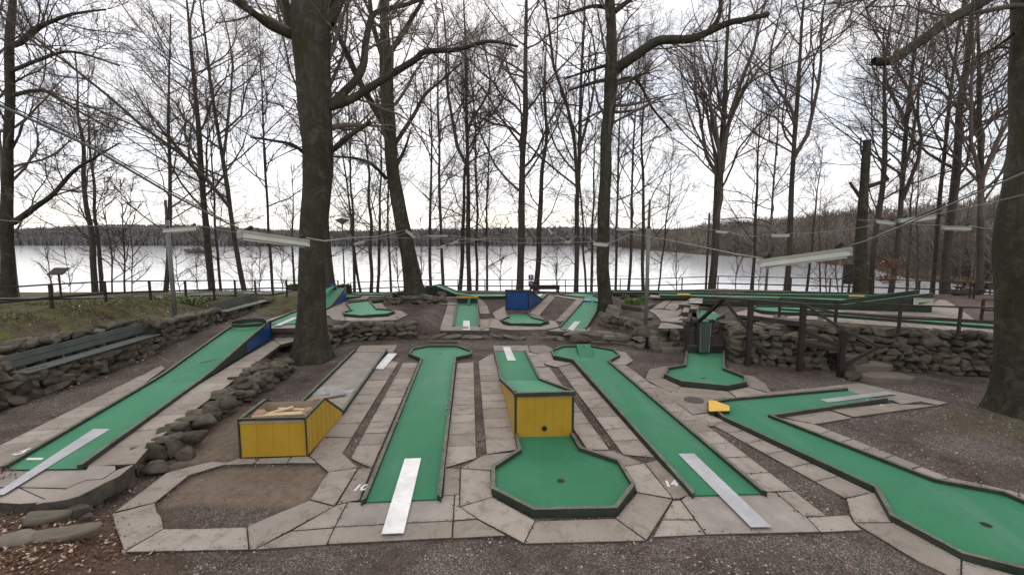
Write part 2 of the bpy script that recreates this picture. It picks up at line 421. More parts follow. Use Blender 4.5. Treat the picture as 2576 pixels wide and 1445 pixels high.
def fixup(tri, V):
    o = []
    for t in tri:
        a, b, c = (V[i] for i in t)
        o.append(t if (b - a).cross(c - a).z > 0 else (t[0], t[2], t[1]))
    return o
def offset(poly, d):
    """offset a closed polygon outwards (d > 0) for either winding, mitred"""
    n = len(poly); area = sum(poly[i].x*poly[(i+1) % n].y - poly[(i+1) % n].x*poly[i].y for i in range(n)); s = 1 if area > 0 else -1
    outp = []
    for i in range(n):
        p0, p1, p2 = poly[i-1], poly[i], poly[(i+1) % n]
        e1 = Vector((p1.x-p0.x, p1.y-p0.y)); e2 = Vector((p2.x-p1.x, p2.y-p1.y))
        if e1.length < 1e-6 or e2.length < 1e-6: outp.append(Vector(p1)); continue
        e1.normalize(); e2.normalize()
        n1 = Vector((e1.y, -e1.x))*s; n2 = Vector((e2.y, -e2.x))*s
        b = n1 + n2
        if b.length < .2: b = n1
        else: b = b.normalized() / max(.35, (b.normalized().dot(n1)))
        outp.append(Vector((p1.x + b.x*d, p1.y + b.y*d, p1.z)))
    return outp
def beam(p, q, w, h, up=Vector((0, 0, 1))):
    """box from p to q, w wide, h high, centred on the line"""
    p, q = Vector(p), Vector(q); d = (q - p).normalized()
    s = d.cross(up)
    s = s.normalized() if s.length > 1e-4 else Vector((1, 0, 0))
    u = s.cross(d).normalized(); V = []
    for c in (p, q):
        V += [c - s*w/2 - u*h/2, c + s*w/2 - u*h/2, c + s*w/2 + u*h/2, c - s*w/2 + u*h/2]
    return V, [(3, 2, 1, 0), (4, 5, 6, 7), (0, 1, 5, 4), (1, 2, 6, 5), (2, 3, 7, 6), (3, 0, 4, 7)]
def tube(pts, rad, k=8, cap=True):
    pts = [Vector(p) for p in pts]; n = len(pts); rad = rad if hasattr(rad, '__len__') else [rad]*n; V = []; F = []
    for i, p in enumerate(pts):
        d = (pts[min(i+1, n-1)] - pts[max(i-1, 0)]).normalized(); a = d.cross(Vector((0, 0, 1)))
        if a.length < .05: a = Vector((1, 0, 0))
        a.normalize(); b = d.cross(a).normalized()
        for j in range(k):
            t = 2*math.pi*j/k; V.append(p + (a*math.cos(t) + b*math.sin(t))*rad[i])
    for i in range(n-1):
        for j in range(k): F.append((i*k+j, i*k+(j+1) % k, (i+1)*k+(j+1) % k, (i+1)*k+j))
    if cap: F += [tuple(range(k-1, -1, -1)), tuple(range((n-1)*k, n*k))]
    F = [tuple(reversed(f)) for f in F]
    return V, F
def join(*vf):
    V, F = [], []
    for v, f in vf:
        o = len(V); V += list(v); F += [tuple(i+o for i in t) for t in f]
    return V, F
def box(x0, x1, y0, y1, z0, z1): return extr([Vector((x0, y0, 0)), Vector((x1, y0, 0)), Vector((x1, y1, 0)), Vector((x0, y1, 0))], z0, z1)
def disc(c, r, n=16, nrm=Vector((0, 0, 1))):
    q = Vector(nrm).to_track_quat('Z', 'Y'); V = [Vector(c) + q @ Vector((math.cos(2*math.pi*i/n)*r, math.sin(2*math.pi*i/n)*r, 0)) for i in range(n)]
    return V, [tuple(range(n))]
# ================================================================== SETTING
rng = np.random.default_rng(11)
def vnoise(x, y, s, seed=0):
    """cheap smooth value noise"""
    x = np.asarray(x)/s + 100.3; y = np.asarray(y)/s + 57.7; xi = np.floor(x).astype(int); yi = np.floor(y).astype(int); fx = x - xi; fy = y - yi
    h = lambda a, b: np.modf(np.abs(np.sin(a*127.1 + b*311.7 + seed*74.7)*43758.5453))[0]
    fx = fx*fx*(3-2*fx); fy = fy*fy*(3-2*fy)
    return (h(xi, yi)*(1-fx) + h(xi+1, yi)*fx)*(1-fy) + (h(xi, yi+1)*(1-fx) + h(xi+1, yi+1)*fx)*fy
def inpoly(x, y, poly):
    r = np.zeros(x.shape, bool); n = len(poly)
    for i in range(n):
        (x0, y0), (x1, y1) = poly[i], poly[(i+1) % n]
        c = ((y0 > y) != (y1 > y)) & (x < (x1-x0)*(y-y0)/(y1-y0+1e-12) + x0); r ^= c
    return r
PIT = [p.xy[:] for p in PS('e', [(1250, 880), (1318, 1066), (1985, 1052), (2495, 835), (2640, 615), (2560, 550), (1780, 566), (1520, 645)])]
gx = np.concatenate([np.linspace(-130, -30, 26), np.linspace(-29, -18.2, 40), np.arange(-18, 26.01, .2), np.linspace(26.4, 40, 45), np.linspace(42, 150, 28)])
gy = np.concatenate([np.linspace(-12, 3, 14), np.arange(3.2, 33.5, .19), np.linspace(34, 60, 50), np.linspace(62, 110, 16)])
X, Y = np.meshgrid(gx, gy); Z = terr(X, Y)
pit = inpoly(X, Y, PIT)
rough = (vnoise(X, Y, .9, 1) - .5)*.03 + (vnoise(X, Y, .33, 2) - .5)*.02
bank = np.clip((np.interp(Y, *XW) - .4 - X)/.3, 0, 1)*(Y > 6)
Z = Z + rough*(1 + 2.2*bank*(X > -15.9)*(Y < 22))
Z = np.where(pit, -.085 + (vnoise(X, Y, .6, 5) - .5)*.09 + (vnoise(X, Y, .3, 6) - .5)*.05, Z)
sandm = np.where(pit & (Y > 7.2), 1.0, 0.0)
sl = inpoly(X, Y, [p.xy[:] for p in PS('Z', [(470, 1165), (400, 1180), (470, 1110), (600, 1000), (660, 960), (612, 1040), (600, 1150)])])
sandm = np.maximum(sandm, np.where(sl, .9, 0)); Z = Z + np.where(sl, .05, 0)
gm = np.clip(bank*1.2, 0, 1)*(.35 + .9*vnoise(X, Y, 1.6, 9)) ; gm = np.where((X < -14.6) & (Y > 6), 1, gm)
gm = np.where(Y > np.interp(X, *YF) + .3, .55, gm); gm = np.clip(gm, 0, 1)
lm = np.clip(1.5 - np.hypot((X + 6.8)/1.7, (Y - 5.6)/1.4), 0, 1)
lm = np.maximum(lm, np.clip(1.4 - np.hypot((X + 13)/3.6, (Y - 29.5)/3.0), 0, 1)*(Y > 26.5))
lm = np.maximum(lm, (X > 24)*.5*(Y > 20))
mossr = np.clip(1.3 - np.hypot((X - 12.5)/1.6, (Y - 10.7)/1.2), 0, 1); gm = np.maximum(gm, mossr*.6)
gm = np.where(inpoly(X, Y, [(-15.4, 22.5), (-10.8, 21.3), (-9.5, 27.5), (-16, 26.8)]), .9, gm)
ny, nx = X.shape; I = np.arange(ny*nx).reshape(ny, nx)
q = np.stack([I[:-1, :-1], I[:-1, 1:], I[1:, 1:], I[1:, :-1]], -1).reshape(-1, 4)
gob = bulk('ground', np.stack([X, Y, Z], -1), quads=q, m=M_GROUND, smooth=True); gob['kind'] = 'structure'
a = gob.data.attributes.new('mask', 'FLOAT_COLOR', 'POINT'); c = np.ones((ny*nx, 4), np.float32)
c[:, 0] = gm.ravel(); c[:, 1] = sandm.ravel(); c[:, 2] = lm.ravel(); a.data.foreach_set('color', c.ravel())

# lake
lk = part('lake', [(-3500, 33, -5), (3500, 33, -5), (3500, 4500, -5), (-3500, 4500, -5)], [(0, 1, 2, 3)], M_WATER); lk['kind'] = 'structure'

# hills round the lake with their woods
def strip_hill(name, line, depth, h, m):
    V = []; F = []; n = len(line)
    prof = [(0, -.6), (.04, .5), (.25, .45*h), (.6, .85*h), (1, h)]
    for (x, y, nxn, nyn, k) in line:
        for t, z in prof: V.append((x + nxn*depth*t, y + nyn*depth*t, -5 + (z if t < .1 else z*k)))
    L = len(prof)
    for i in range(n-1):
        for j in range(L-1): F.append((i*L+j, (i+1)*L+j, (i+1)*L+j+1, i*L+j+1))
    o = part(name, V, F, m, None, True); o['kind'] = 'structure'; return o
M_HILL = _paint('leaf_litter_hill', (.08, .065, .052), (.12, .096, .075), .95)
far = []
for x in np.linspace(-1500, 420, 97): far.append((x, 745 + 40*math.sin(x/210.) + (60 if x < -500 else 0) - .06*max(0, -x-200), 0, 1, 1 + .45*math.exp(-((x+820)/260.)**2) + .25*math.sin(x/140. + 1)))
strip_hill('far_hill', far, 180, 18, M_HILL)
SH = [(150, 640), (146, 520), (134, 420), (129, 300), (139, 215), (119, 140), (103, 112), (98, 92), (96, 70), (94, 50)]
near = []
for i in range(len(SH)-1):
    for t in np.linspace(0, 1, 8, endpoint=False):
        x = SH[i][0]*(1-t) + SH[i+1][0]*t; y = SH[i][1]*(1-t) + SH[i+1][1]*t
        near.append((x, y, .97, .24, 1 - .35*max(0, (y - 380)/260)))
strip_hill('shore_hill', near, 150, 18, M_HILL)
def spikes(name, base, hgt, nb, wid, m, tone, label, cat, trunk=.35):
    """bare woodland seen from afar: every tree a stem with slivers of branches"""
    n = len(base); V = []; Tn = []
    for b in range(nb):
        t0 = rng.uniform(.12, .6, n) if b else np.zeros(n)
        az = rng.uniform(0, 6.283, n); sp = rng.uniform(.10, .34, n)*hgt if b else rng.normal(0, .02, n)*hgt
        ln = hgt*(rng.uniform(.25, .5, n)) if b else hgt
        p0 = base + np.stack([0*hgt, 0*hgt, hgt*t0], -1)
        p1 = p0 + np.stack([np.cos(az)*sp, np.sin(az)*sp, np.minimum(ln, hgt*(1.04 - t0))], -1)
        wv = wid*(1.3 if b == 0 else rng.uniform(.6, 1.6, n))
        side = np.stack([np.cos(az + 1.57)*wv, np.sin(az + 1.57)*wv, 0*hgt], -1)
        side = np.where(rng.random(n)[:, None] < .65, np.stack([wv, 0*wv, 0*wv], -1), side)
        mid = (p0 + p1)/2 + rng.normal(0, .03, (n, 3))*hgt[:, None]
        V.append(np.stack([p0 - side*.5, p0 + side*.5, mid + side*.6, p1, mid - side*.6], 1)); Tn.append(np.clip(tone + rng.normal(0, .18, n), 0, 1))
    V = np.concatenate(V); Tn = np.repeat(np.concatenate(Tn), 5); k = np.arange(len(V))*5
    q = np.stack([k, k+1, k+2, k+4], -1); t = np.stack([k+4, k+2, k+3], -1)
    return tag(bulk(name, V, quads=q, tris=t, tone=Tn, m=m), label, cat, kind='stuff')
n = 10000; fi = rng.integers(0, len(far)-1, n); t = rng.random(n); dep = rng.random(n)**1.3
fa = np.array(far); bx = fa[fi, 0]*(1-t) + fa[fi+1, 0]*t; by = fa[fi, 1]*(1-t) + fa[fi+1, 1]*t; kk = fa[fi, 4]
bz = -5 + np.interp(dep, [0, .04, .25, .6, 1], [.2, .5, 8, 15.2, 18])*kk
hh = rng.uniform(13, 19, n)*(.9 + .2*vnoise(bx, by, 60, 3))
spikes('woodland', np.stack([bx, by + dep*180, bz], -1), hh, 7, np.full(n, 1.5), M_FORFAR, .45, 'dark leafless woodland along the far shore of the lake', 'woodland')
n = 5200; ni = rng.integers(0, len(near)-1, n); t = rng.random(n); dep = rng.random(n)**1.4; na = np.array(near)
bx = na[ni, 0]*(1-t) + na[ni+1, 0]*t; by = na[ni, 1]*(1-t) + na[ni+1, 1]*t
bz = -5 + np.interp(dep, [0, .04, .25, .6, 1], [.2, .5, 8.1, 15.3, 18])*na[ni, 4]
hh = rng.uniform(9, 17, n)*(.8 + .45*vnoise(bx + dep*150, by, 25, 4))
spikes('woodland', np.stack([bx + dep*145 + 3, by + dep*36, bz], -1), hh, 17, np.full(n, .16)*(by/220 + .5), M_FORNEAR, .5, 'brown leafless wood on the hill across the bay at right', 'woodland')
# reeds and brush along the right shore
n = 2600; ni = rng.integers(0, len(near)-1, n); t = rng.random(n)
bx = na[ni, 0]*(1-t) + na[ni+1, 0]*t + rng.normal(0, 1.2, n); by = na[ni, 1]*(1-t) + na[ni+1, 1]*t
spikes('reed_belt', np.stack([bx, by, np.full(n, -5.2)], -1), rng.uniform(.8, 2.0, n), 5, np.full(n, .3), _forest('dry_reed', (.16, .12, .08), (.26, .20, .14), (.14, .11, .07)), .5, 'pale dry reeds at the waterline below the right-hand wood', 'reeds')
# small reedy islet on the left
n = 160; ang = rng.uniform(0, 6.28, n); rr = np.sqrt(rng.random(n))
ic = P('Z', 500, 637, -5)
spikes('reed_islet', np.stack([ic.x + np.cos(ang)*rr*9, ic.y + np.sin(ang)*rr*6, np.full(n, -5.1)], -1), rng.uniform(2, 4.6, n), 9, np.full(n, .22), M_FORNEAR, .3, 'small brushy islet in the lake at left', 'islet')

# road behind the left fence
def PR(x, y): return PT('a', x, y, .03)
nearl = [PR(-500, 520), PR(200, 512), PR(760, 505), PR(1300, 492), PR(1900, 478), PR(2570, 468)]
farl = [p + Vector((.3, 2.7, 0)) for p in nearl]
V = []; F = []
for i in range(len(nearl)): 
    for t in np.linspace(0, 1, 6):
        p = nearl[i].lerp(farl[i], t); V.append((p.x, p.y, T(p.x, p.y) + .07))
for i in range(len(nearl)-1):
    for j in range(5): F.append((i*6+j, (i+1)*6+j, (i+1)*6+j+1, i*6+j+1))
rd = part('road', V, F, M_ASPH); rd['kind'] = 'structure'
for i in range(7):
    t = (i + .3)/7; s = t*(len(nearl)-1); k = int(s); f = s - k
    a0 = nearl[k].lerp(nearl[min(k+1, 5)], f); d = (nearl[min(k+1, 5)] - nearl[k]).normalized(); q0 = a0 + Vector((.05, .5, 0)); 
    q1 = q0 + d*.9; sd2 = Vector((-d.y, d.x, 0))*.1
    pp = [q0, q1, q1 + sd2, q0 + sd2]
    part('road_dash', [(p.x, p.y, T(p.x, p.y) + .085) for p in pp], [(0, 1, 2, 3)], M_WHITE, rd)

# ------------------------------------------------------------------ paving slabs
def pavement(): return empty('pavement', kind='structure')
EDGES = []
def slab(poly, par, m=None, th=.12, dz=0.0, gap=.0065):
    poly = [Vector(p) for p in poly]; ins = offset(poly, -gap); j = random.uniform(-.006, .004)
    cx = sum((p.x for p in ins))/len(ins); cy = sum((p.y for p in ins))/len(ins); tx, ty = random.uniform(-.004, .004), random.uniform(-.004, .004)
    ins = [Vector((p.x, p.y, p.z + dz + j + (p.x-cx)*tx + (p.y-cy)*ty)) for p in ins]
    V, F = extr(ins, th, None, .007)
    if par is LOW: EDGES.extend((ins[i], ins[(i+1) % len(ins)]) for i in range(len(ins)))
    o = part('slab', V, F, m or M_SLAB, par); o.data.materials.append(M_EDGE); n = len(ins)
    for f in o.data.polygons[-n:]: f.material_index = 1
    return o
def strip(par, L, Rr, n, m=None, jit=.06):
    """row of n slabs between two edge polylines (each two or more points)"""
    def at(line, t):
        d = [0]
        for i in range(len(line)-1): d.append(d[-1] + (line[i+1]-line[i]).length)
        s = t*d[-1]
        for i in range(len(line)-1):
            if s <= d[i+1] + 1e-9: return line[i].lerp(line[i+1], (s - d[i])/max(1e-6, d[i+1]-d[i]))
        return line[-1]
    d = ((L[-1] - L[0]).normalized() + (Rr[-1] - Rr[0]).normalized()); d.z = 0; d.normalize()
    def cut(line, s):            # where the line crosses the joint at s along d, kept inside the line
        q = [p.dot(d) for p in line]
        if s <= q[0]: return line[0]
        for i in range(len(line)-1):
            if q[i] <= s <= q[i+1]: return line[i].lerp(line[i+1], (s - q[i])/max(1e-6, q[i+1]-q[i]))
        return line[-1]
    s0 = min(L[0].dot(d), Rr[0].dot(d)); s1 = max(L[-1].dot(d), Rr[-1].dot(d)); m0 = max(L[0].dot(d), Rr[0].dot(d)); m1 = min(L[-1].dot(d), Rr[-1].dot(d))
    ts = [s0] + [m0 + (m1-m0)*(i + random.uniform(-jit, jit))/n for i in range(1, n)] + [s1]
    for i in range(n): slab([cut(L, ts[i]), cut(L, ts[i+1]), cut(Rr, ts[i+1]), cut(Rr, ts[i])], par, m)
def ringslabs(par, poly, edges, w0, w1, m=None):
    a0 = offset(poly, w0); a1 = offset(poly, w1); n = len(poly)
    for i in edges: slab([a0[i], a0[(i+1) % n], a1[(i+1) % n], a1[i]], par, m)
LOW = pavement()
f = lambda *p: PS('f', p); g = lambda *p: PS('g', p); h = lambda *p: PS('h', p); b = lambda *p: PS('b', p); c_ = lambda *p: PS('c', p); e_ = lambda *p, z=0: PS('e', p, z)
# beside lane ten and the unfinished lane
strip(LOW, f((1067, 612)) + b((1490, 1110)), f((1240, 690)) + b((1640, 1105)), 12)
strip(LOW, f((1080, 445)) + b((1450, 1105)), f((850, 440)) + b((1300, 1060)), 9)
slab(f((735, 592), (850, 442), (1080, 447), (1005, 572), (1130, 688), (888, 722), (806, 652)), LOW)
strip(LOW, f((1826, 688)) + b((2003, 1112)), f((2080, 612)) + b((2160, 1098)), 12)
strip(LOW, f((2162, 580)) + b((2205, 1092)), g((440, 545)) + b((2348, 1012)), 12)
strip(LOW, g((1000, 545)) + c_((400, 1150)), g((1178, 546)) + c_((562, 1150)), 9)
slab(c_((330, 985), (375, 1010), (430, 1020), (530, 1145), (410, 1148), (365, 1060)), LOW)
slab(c_((430, 1018), (580, 1010), (600, 1085), (470, 1098)), LOW)
slab(c_((360, 945), (510, 940), (585, 968), (572, 1008), (430, 1015), (375, 1000)), LOW)
slab(c_((20, 945), (355, 942), (372, 998), (322, 998), (40, 998)), LOW, M_APRON)
strip(LOW, g((1288, 582)) + c_((642, 1150)), g((1545, 605)) + c_((775, 1118)), 10)
slab(c_((475, 1100), (600, 1085), (775, 1112), (640, 1148), (545, 1130)), LOW)
strip(LOW, c_((1180, 1130)) + h((323, 880)), c_((1285, 1130)) + h((560, 872)), 13)
slab(c_((1110, 1110), (1215, 1050), (1165, 990), (1275, 1005), (1355, 1085), (1285, 1127), (1180, 1127)), LOW)
slab(h((415, 885), (560, 873), (825, 1073), (640, 1078)), LOW)
# ring round the near octagon
slab(g((-18, 697), (222, 714), (238, 922), (-28, 1000)), LOW)
slab(g((-28, 1004), (238, 924), (580, 1116), (490, 1298), (120, 1100)), LOW)
slab(g((580, 1118), (1225, 1094), (1475, 1272), (490, 1298)), LOW)
slab(g((1226, 1092), (1400, 889), (1688, 941), (1478, 1270)), LOW)
slab(g((1400, 886), (1265, 640), (1295, 679), (1458, 652), (1690, 938)), LOW)
slab(g((940, 570), (1020, 546), (1195, 549), (1455, 650), (1295, 677), (1255, 640)), LOW)
slab(g((112, 618), (182, 584), (412, 562), (452, 578), (236, 690), (222, 711), (-18, 694)), LOW)
# start of lane ten
slab(f((1045, 966), (1160, 966), (1800, 938), (1812, 914), (1903, 907), (1893, 1114), (942, 1166)), LOW, M_APRON)
slab(f((940, 1168), (1890, 1118), (1882, 1254), (876, 1304)), LOW)
slab(f((1897, 1116), (2088, 1101), (2325, 1232), (1886, 1254)), LOW)
slab(f((1906, 907), (1945, 906), (1945, 1003), (2085, 1098), (1898, 1113)), LOW)
slab(f((1132, 692), (1240, 692), (1150, 925), (1140, 948), (1056, 962), (957, 984)), LOW)
slab(f((957, 986), (1040, 968), (938, 1166), (592, 1194)), LOW)
slab(f((590, 1197), (935, 1170), (874, 1304), (292, 1345)), LOW)
slab(f((1826, 690), (1950, 696), (1943, 904), (1812, 910)), LOW)
# ring round the pit of the unfinished lane
slab(f((890, 724), (1128, 692), (940, 994), (742, 944), (800, 862), (834, 800)), LOW)
slab(f((740, 947), (935, 998), (290, 1345), (252, 1345), (236, 1160), (420, 1078)), LOW)
slab(e_((1320, 1070), (1650, 1066), (1985, 1053), (2003, 1232), (1000, 1256)), LOW)
slab(e_((1248, 862), (1262, 930), (1300, 975), (1318, 1068), (998, 1250), (925, 1050), (900, 952)), LOW)
slab(e_((917, 937), (1248, 858), (1420, 722), (1520, 642), (1780, 562), (1900, 545), (1700, 530), (1340, 622)), LOW)
slab(f((20, 668), (160, 615), (330, 612), (290, 655)), LOW, M_APRON); slab(f((294, 655), (334, 612), (590, 603), (552, 652)), LOW, M_APRON); slab(f((556, 652), (594, 603), (725, 597), (803, 652)), LOW, M_APRON)
# lane fourteen apron
slab(g((1755, 947), (1800, 912), (1865, 915), (2386, 902)) + h((330, 884), (412, 889), (638, 1080), (662, 1087), (772, 1205)) + g((1957, 1225)), LOW, M_APRON)
slab(h((664, 1086), (1010, 1066), (1036, 1122), (1108, 1190), (776, 1206)), LOW)
slab(g((1690, 948), (1752, 949), (1864, 1103), (1602, 1104)), LOW); slab(g((1600, 1107), (1866, 1107), (1953, 1225), (1530, 1243)), LOW)
slab(g((1467, 654), (1560, 627), (1630, 700), (1838, 902), (1738, 940), (1692, 941)), LOW)
# angled lane with the yellow corner block
strip(LOW, h((-223, 272), (970, 930)), h((-138, 250), (1195, 888)), 7)
slab(h((982, 936), (1192, 888), (1238, 906), (1368, 1126), (1046, 1130), (1012, 1052)), LOW)
slab(h((1050, 1133), (1368, 1130), (1908, 1428), (1900, 1600), (1560, 1440)), LOW); slab(h((1912, 1430), (2450, 1580), (2450, 1700), (1905, 1602)), LOW)
strip(LOW, h((420, 285), (1660, 800)), h((728, 341), (1820, 768)), 6); strip(LOW, h((1692, 800), (2260, 912), (2700, 1100)), h((1822, 769), (2345, 880), (2800, 1020)), 3)
slab(h((402, 268), (842, 228), (1028, 290), (726, 339)), LOW); slab(h((852, 224), (1350, 170), (1420, 180), (1718, 187), (1040, 282)), LOW)
slab(h((778, 40), (985, 48), (1000, 72), (1092, 102), (1275, 142), (1350, 147), (1425, 178), (1585, 157), (1720, 186), (1804, 168), (1082, 6)), LOW, M_APRON)
slab(h((-20, 136), (350, 82), (770, 44), (985, 44), (420, 105), (0, 148)), LOW)
# ring round the chute lane and the manhole slab
slab(c_((1462, 1262), (1502, 1168), (1655, 1142), (1800, 1140), (1668, 1162), (1635, 1250)), LOW)
slab(c_((1465, 1264), (1635, 1253), (1812, 1335), (1725, 1378), (1685, 1378)), LOW)
slab(c_((1728, 1380), (1815, 1336), (2245, 1375), (2330, 1442), (1960, 1440)), LOW); slab(c_((2250, 1375), (2435, 1338), (2640, 1400), (2340, 1442)), LOW)
slab(c_((2438, 1335), (2392, 1222), (2290, 1205), (2480, 1230), (2600, 1300), (2665, 1392)), LOW)
slab(g((1495, 5), (1672, 82), (1735, 40), (2100, 95), (2120, 130), (1980, 150), (1972, 243), (1852, 262), (1722, 170), (1600, 175)), LOW)
slab(g((1722, 173), (1850, 265), (1965, 250), (2120, 345), (1990, 355), (1730, 260)), LOW)
# manhole cover
mc = PS('g', [(1857, 147)])[0]; V, F = tube([(mc.x, mc.y, -.01), (mc.x, mc.y, .012)], .27, 24); mo = empty('manhole_cover', (mc.x, mc.y, 0), 'round iron manhole cover set in the slab beside the angled lane', 'manhole')
part('lid', V, F, mat('rusty_iron', lambda N: N.set(N.mix(N.ramp(N.noise(20, 5), [(.3, 0), (.7, 1)]), (.05, .04, .035), (.11, .09, .08)), .7, N.noise(30), .5, .01)), mo)
for s in (-1, 1): part('lifting_hole', *disc((mc.x + .12*s, mc.y, .0125), .022, 8), M_BLACK, mo)
# left terrace
LF = pavement(); z4 = .40
strip(LF, e_((1090, 545), (1240, 370), z=z4) + PS('b', [(0, 1190), (330, 940)], z4), e_((690, 568), (1120, 240), z=z4) + PS('a', [(1850, 1330)], z4) + PS('b', [(20, 1035), (275, 893)], z4), 12)
strip(LF, e_((0, 590), (-40, 560), z=z4)[:1] + PS('e', [(1030, 0)], z4) + PS('a', [(1560, 1160)], z4), e_((-330, 540), z=z4) + PS('e', [(0, 400), (820, -5)], z4) + PS('a', [(1530, 1130)], z4), 9)
slab(e_((-250, 604), (690, 598), (715, 560), (930, 565), (935, 600), (820, 670), (690, 680), (540, 745), (165, 738), (-250, 735), z=z4), LF, M_APRON, .3)
slab(e_((-250, 740), (160, 741), (400, 850), (160, 870), (-250, 845), z=z4), LF, None, .3); slab(e_((164, 741), (535, 748), (300, 868), (404, 850), z=z4), LF, None, .3)
slab(e_((540, 747), (690, 683), (825, 672), (940, 598), (1085, 548), (960, 650), (850, 700), (740, 758), (640, 808), (540, 838), (420, 858), (310, 866), z=z4), LF, None, .3)
slab(PS('b', [(330, 938), (275, 890), (290, 845), (470, 850), (465, 905)], z4), LF)
# upper terraces: slabs laid on the terrain
UP = pavement()
u = lambda k, *p: [PT(k, x, y, .045) for x, y in p]
strip(UP, u('i', (1880, 648), (1935, 365)), u('i', (1720, 650), (1812, 362)), 4)
slab(u('i', (1700, 705), (1720, 652), (2375, 648), (2372, 705)), UP, M_APRON, .3)
slab(u('i', (1725, 352), (1730, 325), (1935, 330), (1935, 356)), UP)
strip(UP, u('i', (2250, 480), (2215, 270)), u('i', (2385, 478), (2340, 330), (2285, 295)), 2); slab(u('i', (2255, 645), (2245, 545), (2345, 560), (2365, 640)), UP)
slab(u('c', (130, 755), (80, 700), (20, 690), (-20, 770), (180, 795), (410, 795), (540, 790), (640, 770), (620, 716), (550, 712), (560, 745), (470, 768)), UP, None, .28)
slab(u('c', (-95, 700), (20, 690), (-18, 770), (-90, 795), (-110, 770)), UP, None, .28)
slab(u('c', (20, 635), (145, 570), (140, 610), (180, 690), (85, 700), (48, 690)), UP)
strip(UP, u('m', (180, 600), (500, 290)), u('m', (345, 625), (590, 345)), 4); slab(u('m', (160, 610), (345, 628), (430, 690), (215, 668)), UP)
strip(UP, u('m', (720, 720), (1000, 440), (1035, 370)), u('m', (595, 718), (920, 385), (930, 370)), 6)
slab(u('m', (530, 318), (650, 312), (1040, 352), (1035, 368), (925, 380)), UP); slab(u('m', (500, 700), (590, 720), (660, 785), (640, 800), (500, 745)), UP)
slab(u('m', (470, 870), (660, 820), (1065, 842), (1160, 815), (1110, 895)), UP, M_APRON, .16)
slab(u('i', (160, 500), (215, 505), (265, 560), (440, 572), (420, 520), (385, 460), (520, 425), (425, 330), (155, 385)), UP)
slab(u('i', (442, 574), (425, 523), (650, 540), (1000, 520), (1110, 480), (1050, 430), (1185, 440), (1278, 492), (1120, 560), (680, 582)), UP)
slab(u('i', (780, 345), (1020, 330), (930, 345), (995, 412), (860, 405)), UP)
slab(u('i', (435, 300), (640, 262), (650, 232), (1130, 225), (1000, 245), (760, 250), (720, 280)), UP)
slab(u('i', (1560, 215), (1640, 205), (1880, 215), (2090, 240), (2160, 262), (1870, 265), (1690, 275), (1600, 240)), UP)
# right terraces
RT = pavement(); v = lambda k, z, *p: PS(k, p, z)
slab(u('j', (335, 408), (535, 285), (640, 275), (500, 405)), RT); slab(u('j', (505, 408), (645, 278), (840, 280), (655, 438)), RT)
slab(u('j', (290, 430), (340, 410), (655, 440), (745, 410), (745, 470), (690, 520), (440, 540), (380, 480)), RT, M_APRON)
slab(u('j', (440, 543), (690, 522), (750, 505), (900, 515), (870, 575), (780, 600), (470, 580)), RT)
slab(v('l', .93, (110, 572), (440, 588), (440, 655), (60, 655)), RT, None, .14)
slab(v('j', 1.34, (705, 352), (830, 300), (1020, 340), (960, 412), (860, 412), (865, 362)), RT, None, .2)
slab(v('j', 1.2, (745, 455), (780, 385), (862, 385), (845, 455)), RT, None, .2)
slab(v('j', 1.3, (965, 412), (1040, 350), (1420, 355), (1440, 400), (1380, 420), (990, 400)), RT, None, .2)
slab(v('j', 1.5, (845, 280), (880, 270), (2576, 325), (2576, 345), (1420, 320), (1110, 302), (1010, 330), (830, 305)), RT)
slab(u('j', (170, 250), (290, 210), (550, 215), (470, 245), (580, 280), (520, 275)), RT)
slab(v('l', 1.5, (1200, 425), (1380, 380), (1450, 400), (1600, 450), (1900, 475), (2310, 470), (2420, 480), (2420, 530), (2100, 520), (1450, 480), (1200, 455)), RT)
strip(RT, v('k', 1.5, (470, 490), (2565, 640)), v('k', 1.5, (400, 540), (2565, 690)), 8)
strip(RT, v('k', 1.5, (200, 385), (1780, 435)), v('k', 1.5, (120, 440), (640, 420), (2330, 520)), 7)
slab(v('k', 1.5, (1780, 432), (1790, 378), (2120, 375), (2330, 518)), RT); slab(v('k', 1.5, (1790, 375), (1795, 325), (2045, 318), (2118, 372)), RT); slab(v('k', 1.5, (1795, 322), (1880, 270), (1965, 275), (2042, 316)), RT)
slab(v('k', 1.5, (0, 305), (620, 322), (800, 325), (880, 300), (300, 295), (0, 280)), RT); slab(v('k', 1.5, (100, 245), (1040, 262), (900, 282), (560, 270)), RT)
# ================================================================== MINIGOLF LANES
GRP = 'green minigolf lanes'
def rail_seg(par, i0, i1, o0, o1, up=.075, dn=.07, m=None, name='rail'):
    V = [Vector((p.x, p.y, p.z - dn)) for p in (i0, i1, o1, o0)] + [Vector((p.x, p.y, p.z + up)) for p in (i0, i1, o1, o0)]
    F = [(4, 5, 6, 7), (0, 1, 5, 4), (1, 2, 6, 5), (2, 3, 7, 6), (3, 0, 4, 7)]
    n = (V[1]-V[0]).cross(V[3]-V[0])
    if n.z < 0: F = [tuple(reversed(f)) for f in F]
    return part(name, V, F, m or M_RAIL, par)
def lane(label, pts, open_edges=(), rw=.075, up=.075, group=GRP):
    """flat lane: felt bed polygon with a rail on every closed edge"""
    c = sum((Vector(p) for p in pts), Vector())/len(pts)
    t = empty('minigolf_lane', (c.x, c.y, min(p.z for p in pts) - .06), label, 'minigolf lane', group)
    bed_rails(t, pts, open_edges, rw, up); return t
def bed_rails(t, pts, open_edges=(), rw=.075, up=.075):
    part('bed', *extr(pts, .06), M_FELT, t)
    o = offset(pts, rw); n = len(pts)
    for i in range(n):
        if i not in open_edges: rail_seg(t, pts[i], pts[(i+1) % n], o[i], o[(i+1) % n], up)
